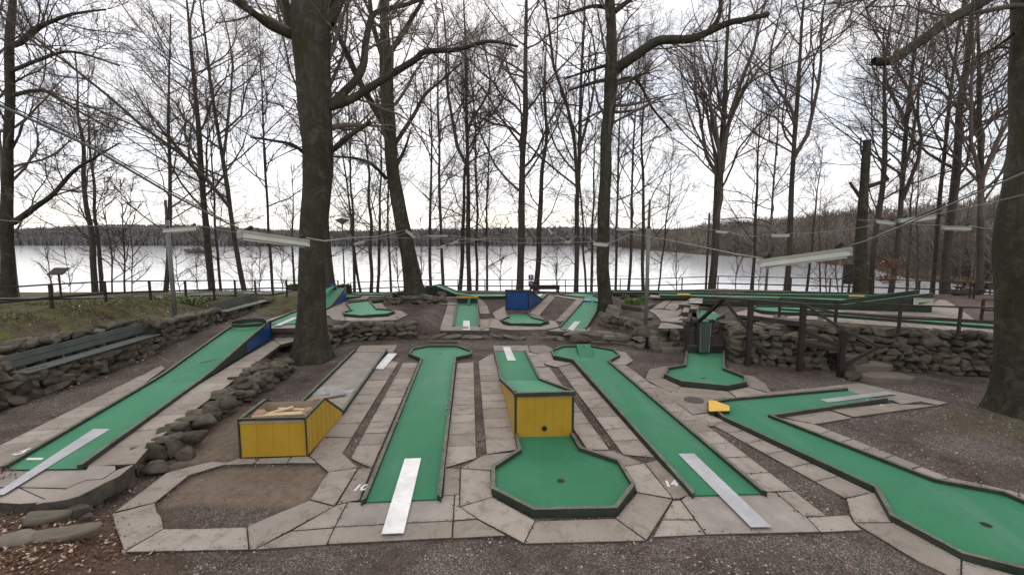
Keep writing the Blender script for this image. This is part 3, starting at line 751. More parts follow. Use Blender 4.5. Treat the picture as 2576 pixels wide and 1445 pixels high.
def ramp(t, L, Rr, ground, rw=.075, up=.075, side=None, bedname='ramp_bed'):
    """felt strip that changes height, rails on both long edges, side panels down to the ground"""
    n = len(L); V = [Vector(p) for p in L] + [Vector(p) for p in Rr]; F = [(i, n+i, n+i+1, i+1) for i in range(n-1)]
    if (V[n]-V[0]).cross(V[1]-V[0]).z < 0: F = [tuple(reversed(f)) for f in F]
    part(bedname, V, F, M_FELT, t)
    for A, B in ((L, Rr), (Rr, L)):
        outp = []
        for i in range(n):
            d = (Vector(A[min(i+1, n-1)]) - Vector(A[max(i-1, 0)])); s = Vector((d.y, -d.x, 0)).normalized()
            if s.dot(Vector(A[i]) - Vector(B[i])) < 0: s = -s
            outp.append(Vector(A[i]) + s*rw)
        for i in range(n-1):
            rail_seg(t, Vector(A[i]), Vector(A[i+1]), outp[i], outp[i+1], up, .02)
            q0, q1 = outp[i] + (Vector(A[i])-outp[i])*.25, outp[i+1] + (Vector(A[i+1])-outp[i+1])*.25
            if max(q0.z, q1.z) - ground > .06:
                Vp = [Vector((q0.x, q0.y, ground)), Vector((q1.x, q1.y, ground)), Vector((q1.x, q1.y, q1.z - .015)), Vector((q0.x, q0.y, q0.z - .015))]
                part('side_panel', Vp, [(0, 1, 2, 3)], (side[i] if isinstance(side, (list, tuple)) else side) or M_DKGREEN, t)
def cup(t, p, r=.06):
    rim = part('hole_rim', *disc(p + Vector((0, 0, .003)), r + .012, 16), M_TIMBER, t); part('hole', *disc(p + Vector((0, 0, .005)), r, 16), M_BLACK, rim)
def PL(k, x, y, tri, dz=0.0):               # on the plane of a lane bed
    r = ray(k, x, y); n = (tri[1]-tri[0]).cross(tri[2]-tri[0]); t = (tri[0] + Vector((0, 0, dz)) - Vector((0, 0, EYE))).dot(n)/r.dot(n)
    return Vector((0, 0, EYE)) + r*t
def metal_strip(p, label):
    """thin aluminium plate lying on bed and slab; p = four corners"""
    V, F = extr([Vector(q) for q in p], .008); s = tag(part('metal_strip', V, F, M_STRIP), label, 'metal strip', 'aluminium strips at the lane starts'); return s
def number(txt, pos, right, upv, size, par, shear=.25):
    cu = bpy.data.curves.new('number', 'FONT'); cu.body = txt; cu.size = size; cu.shear = shear; cu.offset = .012*size/.3; cu.align_x = 'CENTER'
    tmp = bpy.data.objects.new('tmp', cu); COL.objects.link(tmp); bpy.context.view_layer.update()
    me = bpy.data.meshes.new_from_object(tmp.evaluated_get(bpy.context.evaluated_depsgraph_get())); bpy.data.objects.remove(tmp)
    o = link('painted_number', me, M_WHITE, par); rx = Vector(right).normalized(); uy = Vector(upv).normalized(); z = rx.cross(uy).normalized()
    mt = Matrix((rx, uy, z)).transposed().to_4x4(); mt.translation = Vector(pos); o.matrix_local = Matrix.Translation(-Vector(par.location)) @ mt
    return o
zb = .03
q3 = lambda k, z, *p: PS(k, p, z)
# ---- lane ten
t10 = q3('f', zb, (1195, 965), (1765, 940)) + q3('b', zb, (1978, 1070), (2122, 1040), (2130, 1008), (2000, 962), (1735, 962), (1592, 990), (1562, 1035), (1680, 1083))
L10 = lane('long straight green lane numbered 10 with octagon end', t10, (0,)); cup(L10, P('b', 1846, 1022, zb))
o = offset(t10, .075); V, F = join(*[extr([t10[5], t10[6], o[6], o[5]], .2, .27)]); part('back_board', V, F, M_RAIL, L10)
d10 = (P('b', 1828, 1075, 0) - P('f', 1480, 952, 0)); r10 = Vector((d10.y, -d10.x, 0))
metal_strip(q3('f', .05, (1315, 1222), (1495, 1215), (1636, 612), (1504, 617)), 'long aluminium strip at the start of the lane numbered 10')
number('10', P('f', 1132, 872, .012), r10, d10, .27, LOW)
for s, xs in ((0, (1480, 1497, 1505, 1440, 1545)), (1, (1860, 1850, 1845))):      # small clamp brackets on the rails
    for k, x in enumerate(xs):
        y = (225, 180, 140, 320, 40)[k] if s == 0 else (180, 220, 275)[k]
        p = P('f', x, y, .06); part('bracket', *beam(p - Vector((.05, 0, 0)), p + Vector((.05, 0, 0)), .03, .07), M_TRIM, L10)
# ---- thirteen: ramp up to the yellow box, drops into the near octagon
c0 = P('g', 650, 1040, 0)
L13 = empty('minigolf_lane', (c0.x, c0.y, 0), 'green ramp lane dropping through a yellow box into the nearest octagon', 'minigolf lane', GRP)
bl, br = P('g', 432, 455, 0), P('g', 872, 447, 0); zt = 1.06
rl0, rr0 = P('c', 50, 1003, zb), P('c', 318, 1003, zb); rl1, rr1 = P('c', 112, 1275, zb), P('c', 455, 1275, zb)
rl2, rr2 = Vector((bl.x, bl.y + .03, zt)), Vector((br.x, br.y + .03, zt))
ramp(L13, [rl0, rl1, rl2], [rr0, rr1, rr2], 0.0, side=[M_DKGREEN, M_YEL])
V, F = extr([bl, br, br + Vector((0, .05, 0)), bl + Vector((0, .05, 0))], .02, zt - .06); bf = part('box_front', V, F, M_YEL, L13)
wx = (br.x - bl.x)
for i in range(1, 6):        # vertical board joints
    x = bl.x + wx*i/6; yy = bl.y + (br.y-bl.y)*i/6; part('board_joint', *box(x - .0025, x + .0025, yy - .002, yy, .03, zt - .07), M_YELJ, bf)
part('top_trim', *beam(Vector((bl.x - .07, bl.y - .01, zt + .0)), Vector((br.x + .07, br.y - .01, zt + .02)), .09, .10), M_RAIL, L13)
part('trim_strip', *beam(Vector((bl.x - .03, bl.y - .012, zt - .048)), Vector((br.x + .03, br.y - .012, zt - .048)), .03, .025), M_TRIM, L13)
for s, p in ((-1, bl), (1, br)): part('corner_post', *box(p.x - .022 + s*.03, p.x + .022 + s*.03, p.y - .015, p.y + .07, .0, zt - .075), M_RAIL, L13)
V, F = disc(Vector((bl.x + wx*.5, bl.y - .004, .24)), .062, 18, Vector((0, -1, 0))); part('ball_hole', V, F, M_BLACK, bf)
t13 = [Vector((bl.x + .03, bl.y - .003, zb)), Vector((br.x - .03, br.y - .003, zb))] + q3('g', zb, (932, 560), (1240, 662), (1352, 850), (1215, 1032), (582, 1045), (260, 882), (258, 713), (470, 575))
bed_rails(L13, t13, (0,), up=.09); cup(L13, P('g', 787, 797, zb), .065)
metal_strip(q3('c', .05, (118, 958), (183, 958), (243, 1087), (163, 1087)), 'short aluminium strip at the far start of the yellow box ramp lane')
number('13', P('c', 380, 1026, .012), (-1, .1, 0), (-.1, -1, 0), .2, LOW)
# ---- fourteen
t14 = q3('g', zb, (1863, 912)) + q3('h', zb, (290, 897)) + q3('c', zb, (1108, 1105), (1208, 1048), (1165, 1000), (945, 962), (690, 965), (590, 1005), (610, 1055), (795, 1092))
L14 = lane('long green lane numbered 14 with a small blue sided ramp block', t14, (0,))
metal_strip(q3('g', .05, (2318, 1167)) + q3('h', .05, (380, 1165)) + q3('g', .05, (1858, 575), (1730, 577)), 'long slanting aluminium strip nearest the bottom right corner slabs')
d14 = P('c', 950, 1090, 0) - P('h', 80, 905, 0); number('14', P('g', 1682, 838, .012), Vector((d14.y, -d14.x, 0)), d14, .27, LOW)
w0, w1, w2, w3 = P('c', 848, 1060, zb), P('c', 975, 1062, zb), P('c', 942, 985, zb), P('c', 812, 985, zb)
hh = Vector((0, 0, .24)); V = [w0, w1, w2, w3, w3 + hh, w2 + hh]
wb = empty('ramp_block', w0, 'green topped wedge with blue side and hole, in the octagon of lane 14', 'ramp block')
part('slope', V, [(0, 1, 5, 4)], M_FELT, wb); part('side', V, [(0, 4, 3), (1, 2, 5), (2, 3, 4, 5)], M_BLUE, wb)
pm = (V[4] + V[5])*.38 + (w0 + w1)*.12; cn = (w1-w0).cross(V[4]-w0).normalized(); part('hole', *disc(pm + cn*.004, .06, 14, cn), M_TIMBER, wb)
# ---- the angled lane
tL = q3('h', zb, (0, 295), (1240, 872), (1372, 1105), (1915, 1395), (2412, 1520), (2760, 1330), (2600, 1070), (2245, 915), (1690, 812), (350, 285), (1275, 147), (1090, 98), (995, 72), (40, 158), (-110, 185))
tL = [tL[0]] + tL[1:]
LL = lane('big bent green lane with yellow corner block at right', tL, (10, 11)); cup(LL, P('h', 2105, 1150, zb), .065)
cb = q3('h', .13, (-128, 150), (-85, 148), (40, 195), (42, 232), (-125, 235)); blk = empty('corner_block', cb[0], 'bright yellow wooden deflector block in the corner of the bent lane', 'block')
part('block_body', *extr([Vector((p.x, p.y, .0)) for p in cb], .035, .12), M_DKGREEN, blk); part('block_top', *extr([Vector((p.x, p.y, .0)) for p in cb], .12, .135), M_YELTOP, blk)
metal_strip(q3('h', .05, (770, 142), (835, 165), (1390, 95), (1300, 75)), 'dull aluminium strip at the start of the bent lane with yellow block')
dl = P('h', 400, 150, 0) - P('h', 1150, 110, 0); number('9', P('h', 1318, 190, .012), Vector((dl.y, -dl.x, 0)), dl, .27, LOW)
part('start_mark', *extr(q3('h', zb + .008, (1138, 145), (1150, 140), (1183, 150), (1170, 155)), .006), M_WHITE, LL)
# ---- unfinished lane with the open yellow box
zu = .0; U = empty('minigolf_lane', P('f', 700, 300, 0), 'bare concrete lane under repair leading to a yellow box full of wood', 'minigolf lane', GRP)
fl, fr = P('f', 195, 612, 0), P('f', 712, 597, 0); hy = .86
bkY = 1.05; slY = 2.15; ax = (P('b', 1190, 1000, 0) - P('f', 455, 600, 0)); ax.z = 0; ax.normalize()
ax = Vector((ax.x*.45, ax.y, 0)).normalized()
def ub(p, d, z): q = p + ax*d; return Vector((q.x, q.y, z))
part('bed', *extr([ub(fl, slY - .1, .012), ub(fr, slY - .1, .012)] + q3('b', .012, (1335, 1010), (1040, 1010)), .05), M_APRON, U)
for (p0, p1) in ((ub(fl, slY, .0), P('b', 1040, 1003, 0)), (ub(fr, slY, .0), P('b', 1337, 1003, 0))):
    for k in range(3): part('rail', *beam(p0.lerp(p1, k/3 + .001) + Vector((0, 0, .05)), p0.lerp(p1, (k+1)/3) + Vector((0, 0, .05)), .075, .13), M_RAIL, U)
part('apron', *extr(q3('b', .018, (1045, 1005), (1090, 945), (1435, 940), (1400, 1010), (1340, 1005)), .05), M_SLAB, U)
bf = part('box_front', *extr([fl, fr, fr + ax*.04, fl + ax*.04], .012, hy - .05), M_YEL, U)
for i in range(1, 4):
    p = fl.lerp(fr, i/4); part('board_joint', *box(p.x - .002, p.x + .002, p.y - .003, p.y - .001, .02, hy - .06), M_YELJ, bf)
for s, p in ((-1, fl), (1, fr)):
    sv = [ub(p, .02, .01), ub(p, slY, .01), ub(p, slY, .1), ub(p, bkY, hy), ub(p, .02, hy - .04)]
    th = Vector((s*.03, 0, 0)); V = [q + th for q in sv] + [q - th for q in sv]
    bs = part('box_side', V, [(0, 1, 2, 3, 4), (9, 8, 7, 6, 5)] + [(i, i+5, (i+1) % 5 + 5, (i+1) % 5) for i in range(5)], M_YEL if s > 0 else M_PLY, U)
    for k in range(1, 7):
        d = .02 + k*.26; zt2 = hy - .05 if d < bkY else hy - (d-bkY)/(slY-bkY)*(hy-.1) - .05
        if s > 0 and zt2 > .12:
            a0 = ub(p, d, .02) + Vector((.031, 0, 0)); part('board_joint', *beam(a0, a0 + Vector((0, 0, zt2 - .02)), .006, .006, Vector((0, 1, 0))), M_YELJ, bs)
    for (d0, z0, d1, z1) in ((-.02, hy - .02, bkY, hy + .02), (bkY, hy + .02, slY + .03, .13)):
        part('rim', *beam(ub(p, d0, z0), ub(p, d1, z1), .07, .055), M_RAIL, U)
part('rim', *beam(ub(fl, 0, hy - .01), ub(fr, 0, hy - .01), .05, .05), M_RAIL, U)
part('trim_strip', *beam(ub(fl, -.012, hy - .075), ub(fr, -.012, hy - .075), .025, .03), M_TRIM, U)
for s, p in ((-1, fl), (1, fr)): part('corner_post', *beam(ub(p, -.01, 0) + Vector((s*.025, 0, 0)), ub(p, -.01, hy - .04) + Vector((s*.025, 0, 0)), .028, .028, Vector((0, 1, 0))), M_RAIL, U)
V = [ub(fl, bkY - .1, .5), ub(fr, bkY - .1, .5), ub(fr, bkY, hy - .03), ub(fl, bkY, hy - .03)]
part('sloping_back', V, [(0, 1, 2, 3)], M_PLY, U)
part('slope_board', [ub(fl, bkY, hy-.06), ub(fr, bkY, hy-.06), ub(fr, slY, .06), ub(fl, slY, .06)], [(0, 1, 2, 3)], M_PLY, U)
part('inner_floor', [ub(fl, .05, .45), ub(fr, .05, .45), ub(fr, bkY, .45), ub(fl, bkY, .45)], [(0, 1, 2, 3)], M_PLY, U)
mid = fl.lerp(fr, .5)
for i, (a0, b0, w_, lab) in enumerate((((.18, .35, .78), (.62, .62, .86), .10, 'thin pale board sticking up at the left inside the yellow box'), ((.10, .25, .82), (.93, .45, .79), .16, 'widest pale plank lying across the open yellow box'), ((.35, .7, .8), (.9, .55, .81), .09, 'narrow plank lying at the back of the open yellow box'))):
    p0 = ub(fl.lerp(fr, a0[0]), a0[1], a0[2]); p1 = ub(fl.lerp(fr, b0[0]), b0[1], b0[2]); tag(part('plank', *beam(p0, p1, w_, .03), M_WOODRAW), lab, 'plank', 'planks in the yellow box')
def crumple(name, c, r, n, m, label, cat, seed, sq=(1, 1, .5)):
    rg = np.random.default_rng(seed); me = bpy.data.meshes.new(name); bm = bmesh.new(); bmesh.ops.create_icosphere(bm, subdivisions=n, radius=1)
    for vv in bm.verts:
        k = 1 + .5*(rg.random() - .5); vv.co = Vector((vv.co.x*k*r*sq[0], vv.co.y*k*r*sq[1], vv.co.z*k*r*sq[2]))
    bm.to_mesh(me); bm.free(); return tag(link(name, me, m, None, False, c), label, cat)
crumple('wrapping_paper', ub(fl, .4, .8) + Vector((.22, 0, 0)), .17, 2, M_PAPER, 'crumpled brown wrapping at the left end inside the yellow box', 'wrapping', 3)
crumple('wrapping_paper', ub(fr, .5, .81) - Vector((.12, 0, 0)), .13, 2, M_PAPER, 'crumpled brown wrapping at the right end inside the yellow box', 'wrapping', 4)
# plastic sheet and board lying on the bare bed
pc = P('f', 930, 75, .06); nx_, ny_ = 16, 9; V = []; rg = random.Random(5)
for j in range(ny_):
    for i in range(nx_):
        u_, v_ = i/(nx_-1), j/(ny_-1); edge = min(u_, 1-u_, v_, 1-v_)
        pp = pc + Vector(((u_-.5)*1.15, (v_-.5)*.62 + .12*math.sin(u_*5), .0)); k = (vnoise(u_*8, v_*6, 1.0, 8) - .35)*.22
        V.append((pp.x + rg.uniform(-.02, .02), pp.y + rg.uniform(-.03, .03), .02 + max(0, k)*(1 if edge > .05 else .4)))
tag(part('plastic_sheet', V, [(j*nx_+i, j*nx_+i+1, (j+1)*nx_+i+1, (j+1)*nx_+i) for j in range(ny_-1) for i in range(nx_-1)], M_PLASTIC), 'crumpled clear plastic sheet lying on the bare concrete lane', 'plastic sheet')
tag(part('board', *beam(P('f', 695, 155, .03), P('f', 1028, 95, .07), .16, .03), M_PLY), 'loose plywood board under the plastic sheet on the bare lane', 'board')
metal_strip(q3('b', .03, (1222, 1165), (1308, 1168), (1436, 1020), (1355, 1017)), 'aluminium strip beside the right rail of the bare concrete lane')
# ---- five: ramp lane on the left terrace
zl = .43; A5 = empty('minigolf_lane', P('e', 320, 590, .4), 'long green ramp lane numbered 5 with blue side and curved end wall', 'minigolf lane', GRP)
l0, r0 = P('e', 48, 597, zl), P('e', 622, 590, zl); l1, r1 = P('a', 1440, 1302, zl), P('a', 1872, 1292, zl); l3, r3 = P('a', 2262, 728, 1.14), P('a', 2540, 722, 1.14)
lm_, rm_ = l1.lerp(l3, .12) - Vector((0, 0, .03)), r1.lerp(r3, .12) - Vector((0, 0, .03)); l2, r2 = l1.lerp(l3, .58), r1.lerp(r3, .58)
ramp(A5, [l0, l1, lm_, l2, l3], [r0, r1, rm_, r2, r3], .4, side=[M_DKGREEN, M_DKGREEN, M_DKGREEN, M_BLUE], rw=.08)
dv = (l3 - l0); dv.z = 0; dv.normalize(); sv = Vector((dv.y, -dv.x, 0)); md = (l3 + r3)/2; Wd = (r3 - l3).length/2
V = []; F = []
for k in range(13):
    an = math.pi*k/12; p = md + sv*math.cos(an)*Wd - dv*.55 + dv*math.sin(an)*.55
    for rr_, zz in ((1, -.02), (1, .16), (1.07, .16), (1.07, -.2)): 
        qq = md - dv*.55 + sv*math.cos(an)*Wd*rr_ + dv*math.sin(an)*.55*rr_; V.append((qq.x, qq.y, p.z - .0 + zz))
for k in range(12):
    for j in range(3): F.append((k*4+j, k*4+j+1, (k+1)*4+j+1, (k+1)*4+j))
part('end_wall', V, F, M_RAIL, A5)
V = []; F = []
for k in range(11):
    an = math.pi*(1.15 + .7*k/10); 
    for rr_, zz in ((.62, 0), (.62, .13), (.7, .13), (.7, 0)):
        qq = md - dv*.55 + sv*math.cos(an)*rr_*.95 - dv*math.sin(an)*rr_*-.5; V.append((qq.x, qq.y, md.z - .05 + zz))
for k in range(10):
    for j in range(3): F.append((k*4+j, k*4+j+1, (k+1)*4+j+1, (k+1)*4+j))
part('curved_block', V, F, M_RAIL, A5)
V = [l3 + sv*-.1, r3 + sv*.1]; part('end_panel', [Vector((V[0].x, V[0].y, .4)), Vector((V[1].x, V[1].y, .4)), V[1], V[0]], [(0, 1, 2, 3)], M_DKGREEN, A5)
s5 = metal_strip(q3('e', .445, (-60, 800), (30, 795), (890, 268), (752, 268)), 'longest aluminium strip, at the start of lane 5 on the left terrace')
part('label_plate', *extr(q3('e', zl + .008, (205, 517), (335, 516), (352, 500), (225, 501)), .006), M_WHITE, A5)
number('5', P('e', 132, 475, .415), Vector((sv.x, sv.y, 0)), dv, .36, LF)
stk = [P('a', 1893, 1150, .55), P('a', 2000, 1130, .6), P('a', 2090, 1105, .62)]
tag(part('twig', *tube([p + Vector((0, 0, .14)) for p in stk], [.012, .01, .005], 5), M_TWIG), 'thin dark twig fallen on the green ramp of lane 5', 'twig')
# ---- upper left: lane with the blue ramp end
gz = .84; Hh = empty('minigolf_lane', (-10.3, 19.5, gz), 'upper green lane with a blue sided ramp behind the thick trunk', 'minigolf lane', GRP)
A, B_ = Vector((-10.35, 19.3, gz + .03)), Vector((-11.15, 27.4, 1.62)); dd = (B_ - A); dd.z = 0; dd.normalize(); ss = Vector((dd.y, -dd.x, 0))*.62
m1 = A + dd*4.9; m1.z = gz + .03; m2 = m1.lerp(B_, .5)
ramp(Hh, [A - ss, m1 - ss, m2 - ss, B_ - ss], [A + ss, m1 + ss, m2 + ss, B_ + ss], gz - .03, side=[M_DKGREEN, M_BLUE, M_BLUE])
part('end_panel', [B_ - ss*1.1, B_ + ss*1.1, Vector((*(B_ + ss*1.1).xy, gz)), Vector((*(B_ - ss*1.1).xy, gz))], [(0, 1, 2, 3)], M_DKGREEN, Hh)
part('bank_block', *beam(B_ - dd*.35 + Vector((0, 0, .02)), B_ - dd*.15 + Vector((0, 0, .16)), .3, .3), M_BLUE, Hh); part('tongue', *beam(B_ - dd*1.6 - ss*.2 + Vector((0, 0, -.1)), B_ - dd*.4 + Vector((0, 0, .12)), .25, .03), M_FELT, Hh)
metal_strip([A - ss*.2 - dd*.45 + Vector((0, 0, .02)), A + ss*.25 - dd*.45 + Vector((0, 0, .02)), A + ss*.25 + dd*1.7 + Vector((0, 0, .02)), A - ss*.2 + dd*1.7 + Vector((0, 0, .02))], 'aluminium strip on the lane just left behind the thick trunk')
slab([A - ss*2.1 - dd*.75, A + ss*1.6 - dd*.75, A + ss*1.6, A - ss*2.1], UP, M_APRON, .2, -.03); strip(UP, [A - ss*1.15 + Vector((0, 0, -.03)), m1 - ss*1.15 - Vector((0, 0, .03))], [A - ss*1.9 - Vector((0, 0, .03)), m1 - ss*1.9 - Vector((0, 0, .03))], 5); strip(UP, [A + ss*1.15 - Vector((0, 0, .03)), m1 + ss*1.15 + dd*2.4 - Vector((0, 0, .03))], [A + ss*2.0 - Vector((0, 0, .03)), m1 + ss*2.2 + dd*2.4 - Vector((0, 0, .03))], 7)
# ---- other upper lanes, laid on the terrain
ub_ = lambda k, *p: [PT(k, x, y, .07) for x, y in p]
tI = ub_('i', (455, 345), (530, 443), (422, 470), (428, 496), (660, 517), (990, 495), (1080, 462), (1050, 440), (850, 430), (752, 322), (1300, 262), (1300, 243))
LI = lane('small bent green lane with octagon on the upper left terrace', tI, (10,)); cup(LI, PT('i', 748, 484, .07), .06)
tO = ub_('i', (200, 268), (430, 272), (600, 262), (640, 240), (560, 225), (200, 232)); lane('octagon lane end peeping out behind the blue ramp', tO, (5,))
jz = .86; n0, n1 = P('i', 436, 226, jz), P('i', 2080, 243, jz); jd = (n1 - n0).normalized(); js = Vector((-jd.y, jd.x, 0))*1.2
Jl = empty('minigolf_lane', n0, 'green lane with a tall pointed hump behind the leaning tree', 'minigolf lane', GRP); JL = (n1 - n0).length
prof = [(0, 0), (.33, 0), (.52, .22), (.745, .62), (.91, .07), (1, 0)]
nl = [n0 + jd*JL*t + Vector((0, 0, z)) for t, z in prof]; ramp(Jl, nl, [p + js for p in nl], jz - .05)
oc = [n1, n1 + jd*.7 - js*.35, n1 + jd*2.3 - js*.25, n1 + jd*3.0 + js*.2, n1 + jd*2.9 + js*.8, n1 + jd*2.1 + js*1.15, n1 + js]
bed_rails(Jl, oc, (6,))
tK = ub_('i', (1908, 648), (2232, 648), (2207, 332), (1957, 335)); tK = [Vector((p.x, p.y, p.z - .03)) for p in tK]
LK = lane('straight green lane with yellow bar end board in the middle', tK, (0,)); bk = tK[2], tK[3]
part('end_board', *extr([bk[0] + Vector((.07, .02, 0)), bk[1] + Vector((-.07, .02, 0)), bk[1] + Vector((-.07, .09, 0)), bk[0] + Vector((.07, .09, 0))], .6, bk[0].z + .32), M_DKGREEN, LK)
part('end_bar', *beam(bk[1] + Vector((-.1, .04, .38)), bk[0] + Vector((.1, .04, .38)), .13, .13), M_YEL, LK)
k0 = (tK[2] + tK[3])/2 + Vector((.12, 0, 0)); part('tongue', *beam(k0 + Vector((.02, -.75, .01)), k0 + Vector((0, -.02, .33)), .17, .02), M_FELT, LK)
metal_strip([PL('i', x, y, tK[:3], .02) for x, y in ((2018, 698), (2114, 698), (2113, 572), (2028, 572))], 'short aluminium strip on the middle lane with the yellow bar')
number('11', PT('i', 1835, 640, .05), (1, 0, 0), (0, 1, 0), .2, UP)
# blue box lane
gL = .36; p0, p1 = P('c', 152, 625, gL), P('c', 356, 628, gL); bxh = 1.62; LB = empty('minigolf_lane', (p0.x, p0.y, gL), 'green lane passing through a tall blue box to an octagon', 'minigolf lane', GRP)
s0, s1 = PT('m', 238, 292, .05), PT('m', 488, 292, .05); q0, q1 = Vector((p0.x, p0.y + .02, bxh)), Vector((p1.x, p1.y + .02, bxh)); t0, t1 = PT('m', 180, 365, .05), PT('m', 372, 382, .05)
t0 = s0.lerp(q0, .0) + (t1 - s1); t0.z = t1.z
ramp(LB, [s0, t0, q0], [s1, t1, q1], gL - .03, side=[M_DKGREEN, M_BLUE])
part('box_front', *extr([p0, p1, p1 + Vector((0, .05, 0)), p0 + Vector((0, .05, 0))], gL + .16, bxh - .05), M_BLUE, LB)
part('top_trim', *beam(Vector((p0.x - .08, p0.y, bxh)), Vector((p1.x + .08, p1.y, bxh)), .09, .12), M_RAIL, LB)
for p in (p0, p1): part('corner_post', *beam(Vector((p.x, p.y, gL)), Vector((p.x, p.y, bxh - .06)), .05, .05, Vector((0, 1, 0))), M_RAIL, LB)
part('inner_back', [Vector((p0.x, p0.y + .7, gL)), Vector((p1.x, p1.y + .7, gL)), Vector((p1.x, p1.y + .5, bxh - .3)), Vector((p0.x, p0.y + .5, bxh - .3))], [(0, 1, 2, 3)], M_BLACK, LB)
tB = [Vector((p0.x, p0.y + .6, gL + .03)), Vector((p1.x, p1.y + .6, gL + .03))] + PS('c', [(352, 648), (388, 690), (527, 722), (470, 748), (205, 748), (103, 715), (185, 683), (150, 640)], gL + .03)
bed_rails(LB, tB, (0,)); cup(LB, P('c', 313, 730, gL + .03), .06)
metal_strip([PL('m', x, y, (s0, s1, t1), .02) for x, y in ((285, 330), (345, 335), (405, 292), (352, 290))], 'short aluminium strip behind the tall blue box')
tM = ub_('m', (682, 815), (1065, 836), (1262, 505), (1285, 350), (1182, 322), (1208, 300), (1120, 284), (930, 274), (705, 288), (692, 300), (740, 315), (1068, 350), (1062, 372), (1015, 435)); tM = [Vector((p.x, p.y, p.z - .03)) for p in tM]
LM = lane('green lane with pale blue wedges beside the mossy trunk', tM, (0,))
for pts, lb in ((((1010, 412), (1155, 432), (1160, 400), (1060, 370)), 'pale blue wedge against the left rail beside the mossy trunk'), (((1195, 430), (1275, 435), (1285, 398), (1245, 388)), 'pale blue wedge half hidden by the mossy trunk')):
    pp = [PT('m', x, y, .04) for x, y in pts]; z = min(p.z for p in pp); wd = empty('wedge', pp[0], lb, 'wedge', 'pale blue wedges on the lane')
    part('wedge_top', *extr([Vector((p.x, p.y, 0)) for p in pp], z + .1, z + .13), M_BLUEL, wd); part('wedge_body', *extr([Vector((p.x, p.y, 0)) for p in pp], z, z + .1), M_BLUE, wd)
metal_strip([PL('m', x, y, tM[:3], .02) for x, y in ((765, 872), (865, 880), (993, 726), (898, 724))], 'aluminium strip at the start of the lane with blue wedges')
number('12', PT('m', 615, 806, .05), (1, .1, 0), (-.1, 1, 0), .2, UP)
# ---- chute lane
zt = 1.2; tg = PS('l', [(690, 365), (1065, 372), (1015, 470), (898, 535), (815, 558), (705, 555), (660, 500), (655, 440)], zt)
LG = empty('minigolf_lane', (tg[5].x, tg[5].y, 0), 'green lane falling down a steep dark chute from the stone wall', 'minigolf lane', GRP)
bed_rails(LG, tg, (0, 4), up=.08); part('platform', *extr([p - Vector((0, 0, .07)) for p in tg], .16), M_DKGREEN, LG)
ca, cb_ = tg[5], tg[4]; wv = (cb_ - ca); ex = P('l', 690, 1035, .14); ex2 = ex + Vector((wv.x, wv.y, 0))
ft = [Vector((ca.x - .06, ca.y - .06, 1.17)), Vector((cb_.x + .06, cb_.y - .06, 1.17))]; fb = [Vector((ex.x - .03, ex.y, .2)), Vector((ex2.x + .03, ex.y, .2))]; bb = Vector((0, .42, 0))
part('chute_front', [ft[0], ft[1], fb[1], fb[0]], [(0, 3, 2, 1)], M_DKGREEN, LG)
for a_, b_ in ((ft[0], fb[0]), (ft[1], fb[1])): part('chute_side', [a_, b_, b_ + bb, a_ + bb*1.4], [(0, 1, 2, 3)], M_DKGREEN, LG)
part('chute_mouth', [fb[0], fb[1], fb[1] + bb + Vector((0, 0, -.12)), fb[0] + bb + Vector((0, 0, -.12))], [(0, 1, 2, 3)], M_BLACK, LG)
for a_, b_ in ((ft[0], fb[0]), (ft[1], fb[1])): part('chute_edge', *beam(a_ + Vector((0, -.01, 0)), b_ + Vector((0, -.01, 0)), .03, .03), M_RAIL, LG)
tG = PS('l', [(500, 1025), (1015, 1025), (1012, 1280), (1320, 1400)], .05) + PS('c', [(2400, 1310), (2230, 1345), (1818, 1305), (1665, 1240), (1685, 1180), (1850, 1152)], .05)
bed_rails(LG, tG, (), up=.1); part('back_board', *beam(tG[0] + Vector((-.05, .06, .2)), tG[1] + Vector((.05, .06, .2)), .06, .22), M_RAIL, LG); cup(LG, P('c', 2017, 1256, .05), .06)
metal_strip(PS('l', [(805, 440), (918, 443), (937, 337), (832, 333)], zt + .02), 'aluminium strip on the platform above the steep chute')
part('start_mark', *extr(PS('l', [(955, 400), (1040, 403), (1042, 396), (958, 392)], zt + .01), .005), M_WHITE, LG)
for x, y in ((668, 503), (900, 518)): p = P('l', x, y, zt + .1); part('marker', *box(p.x - .05, p.x + .05, p.y - .04, p.y + .04, zt + .02, zt + .1), M_BLUEL, LG)
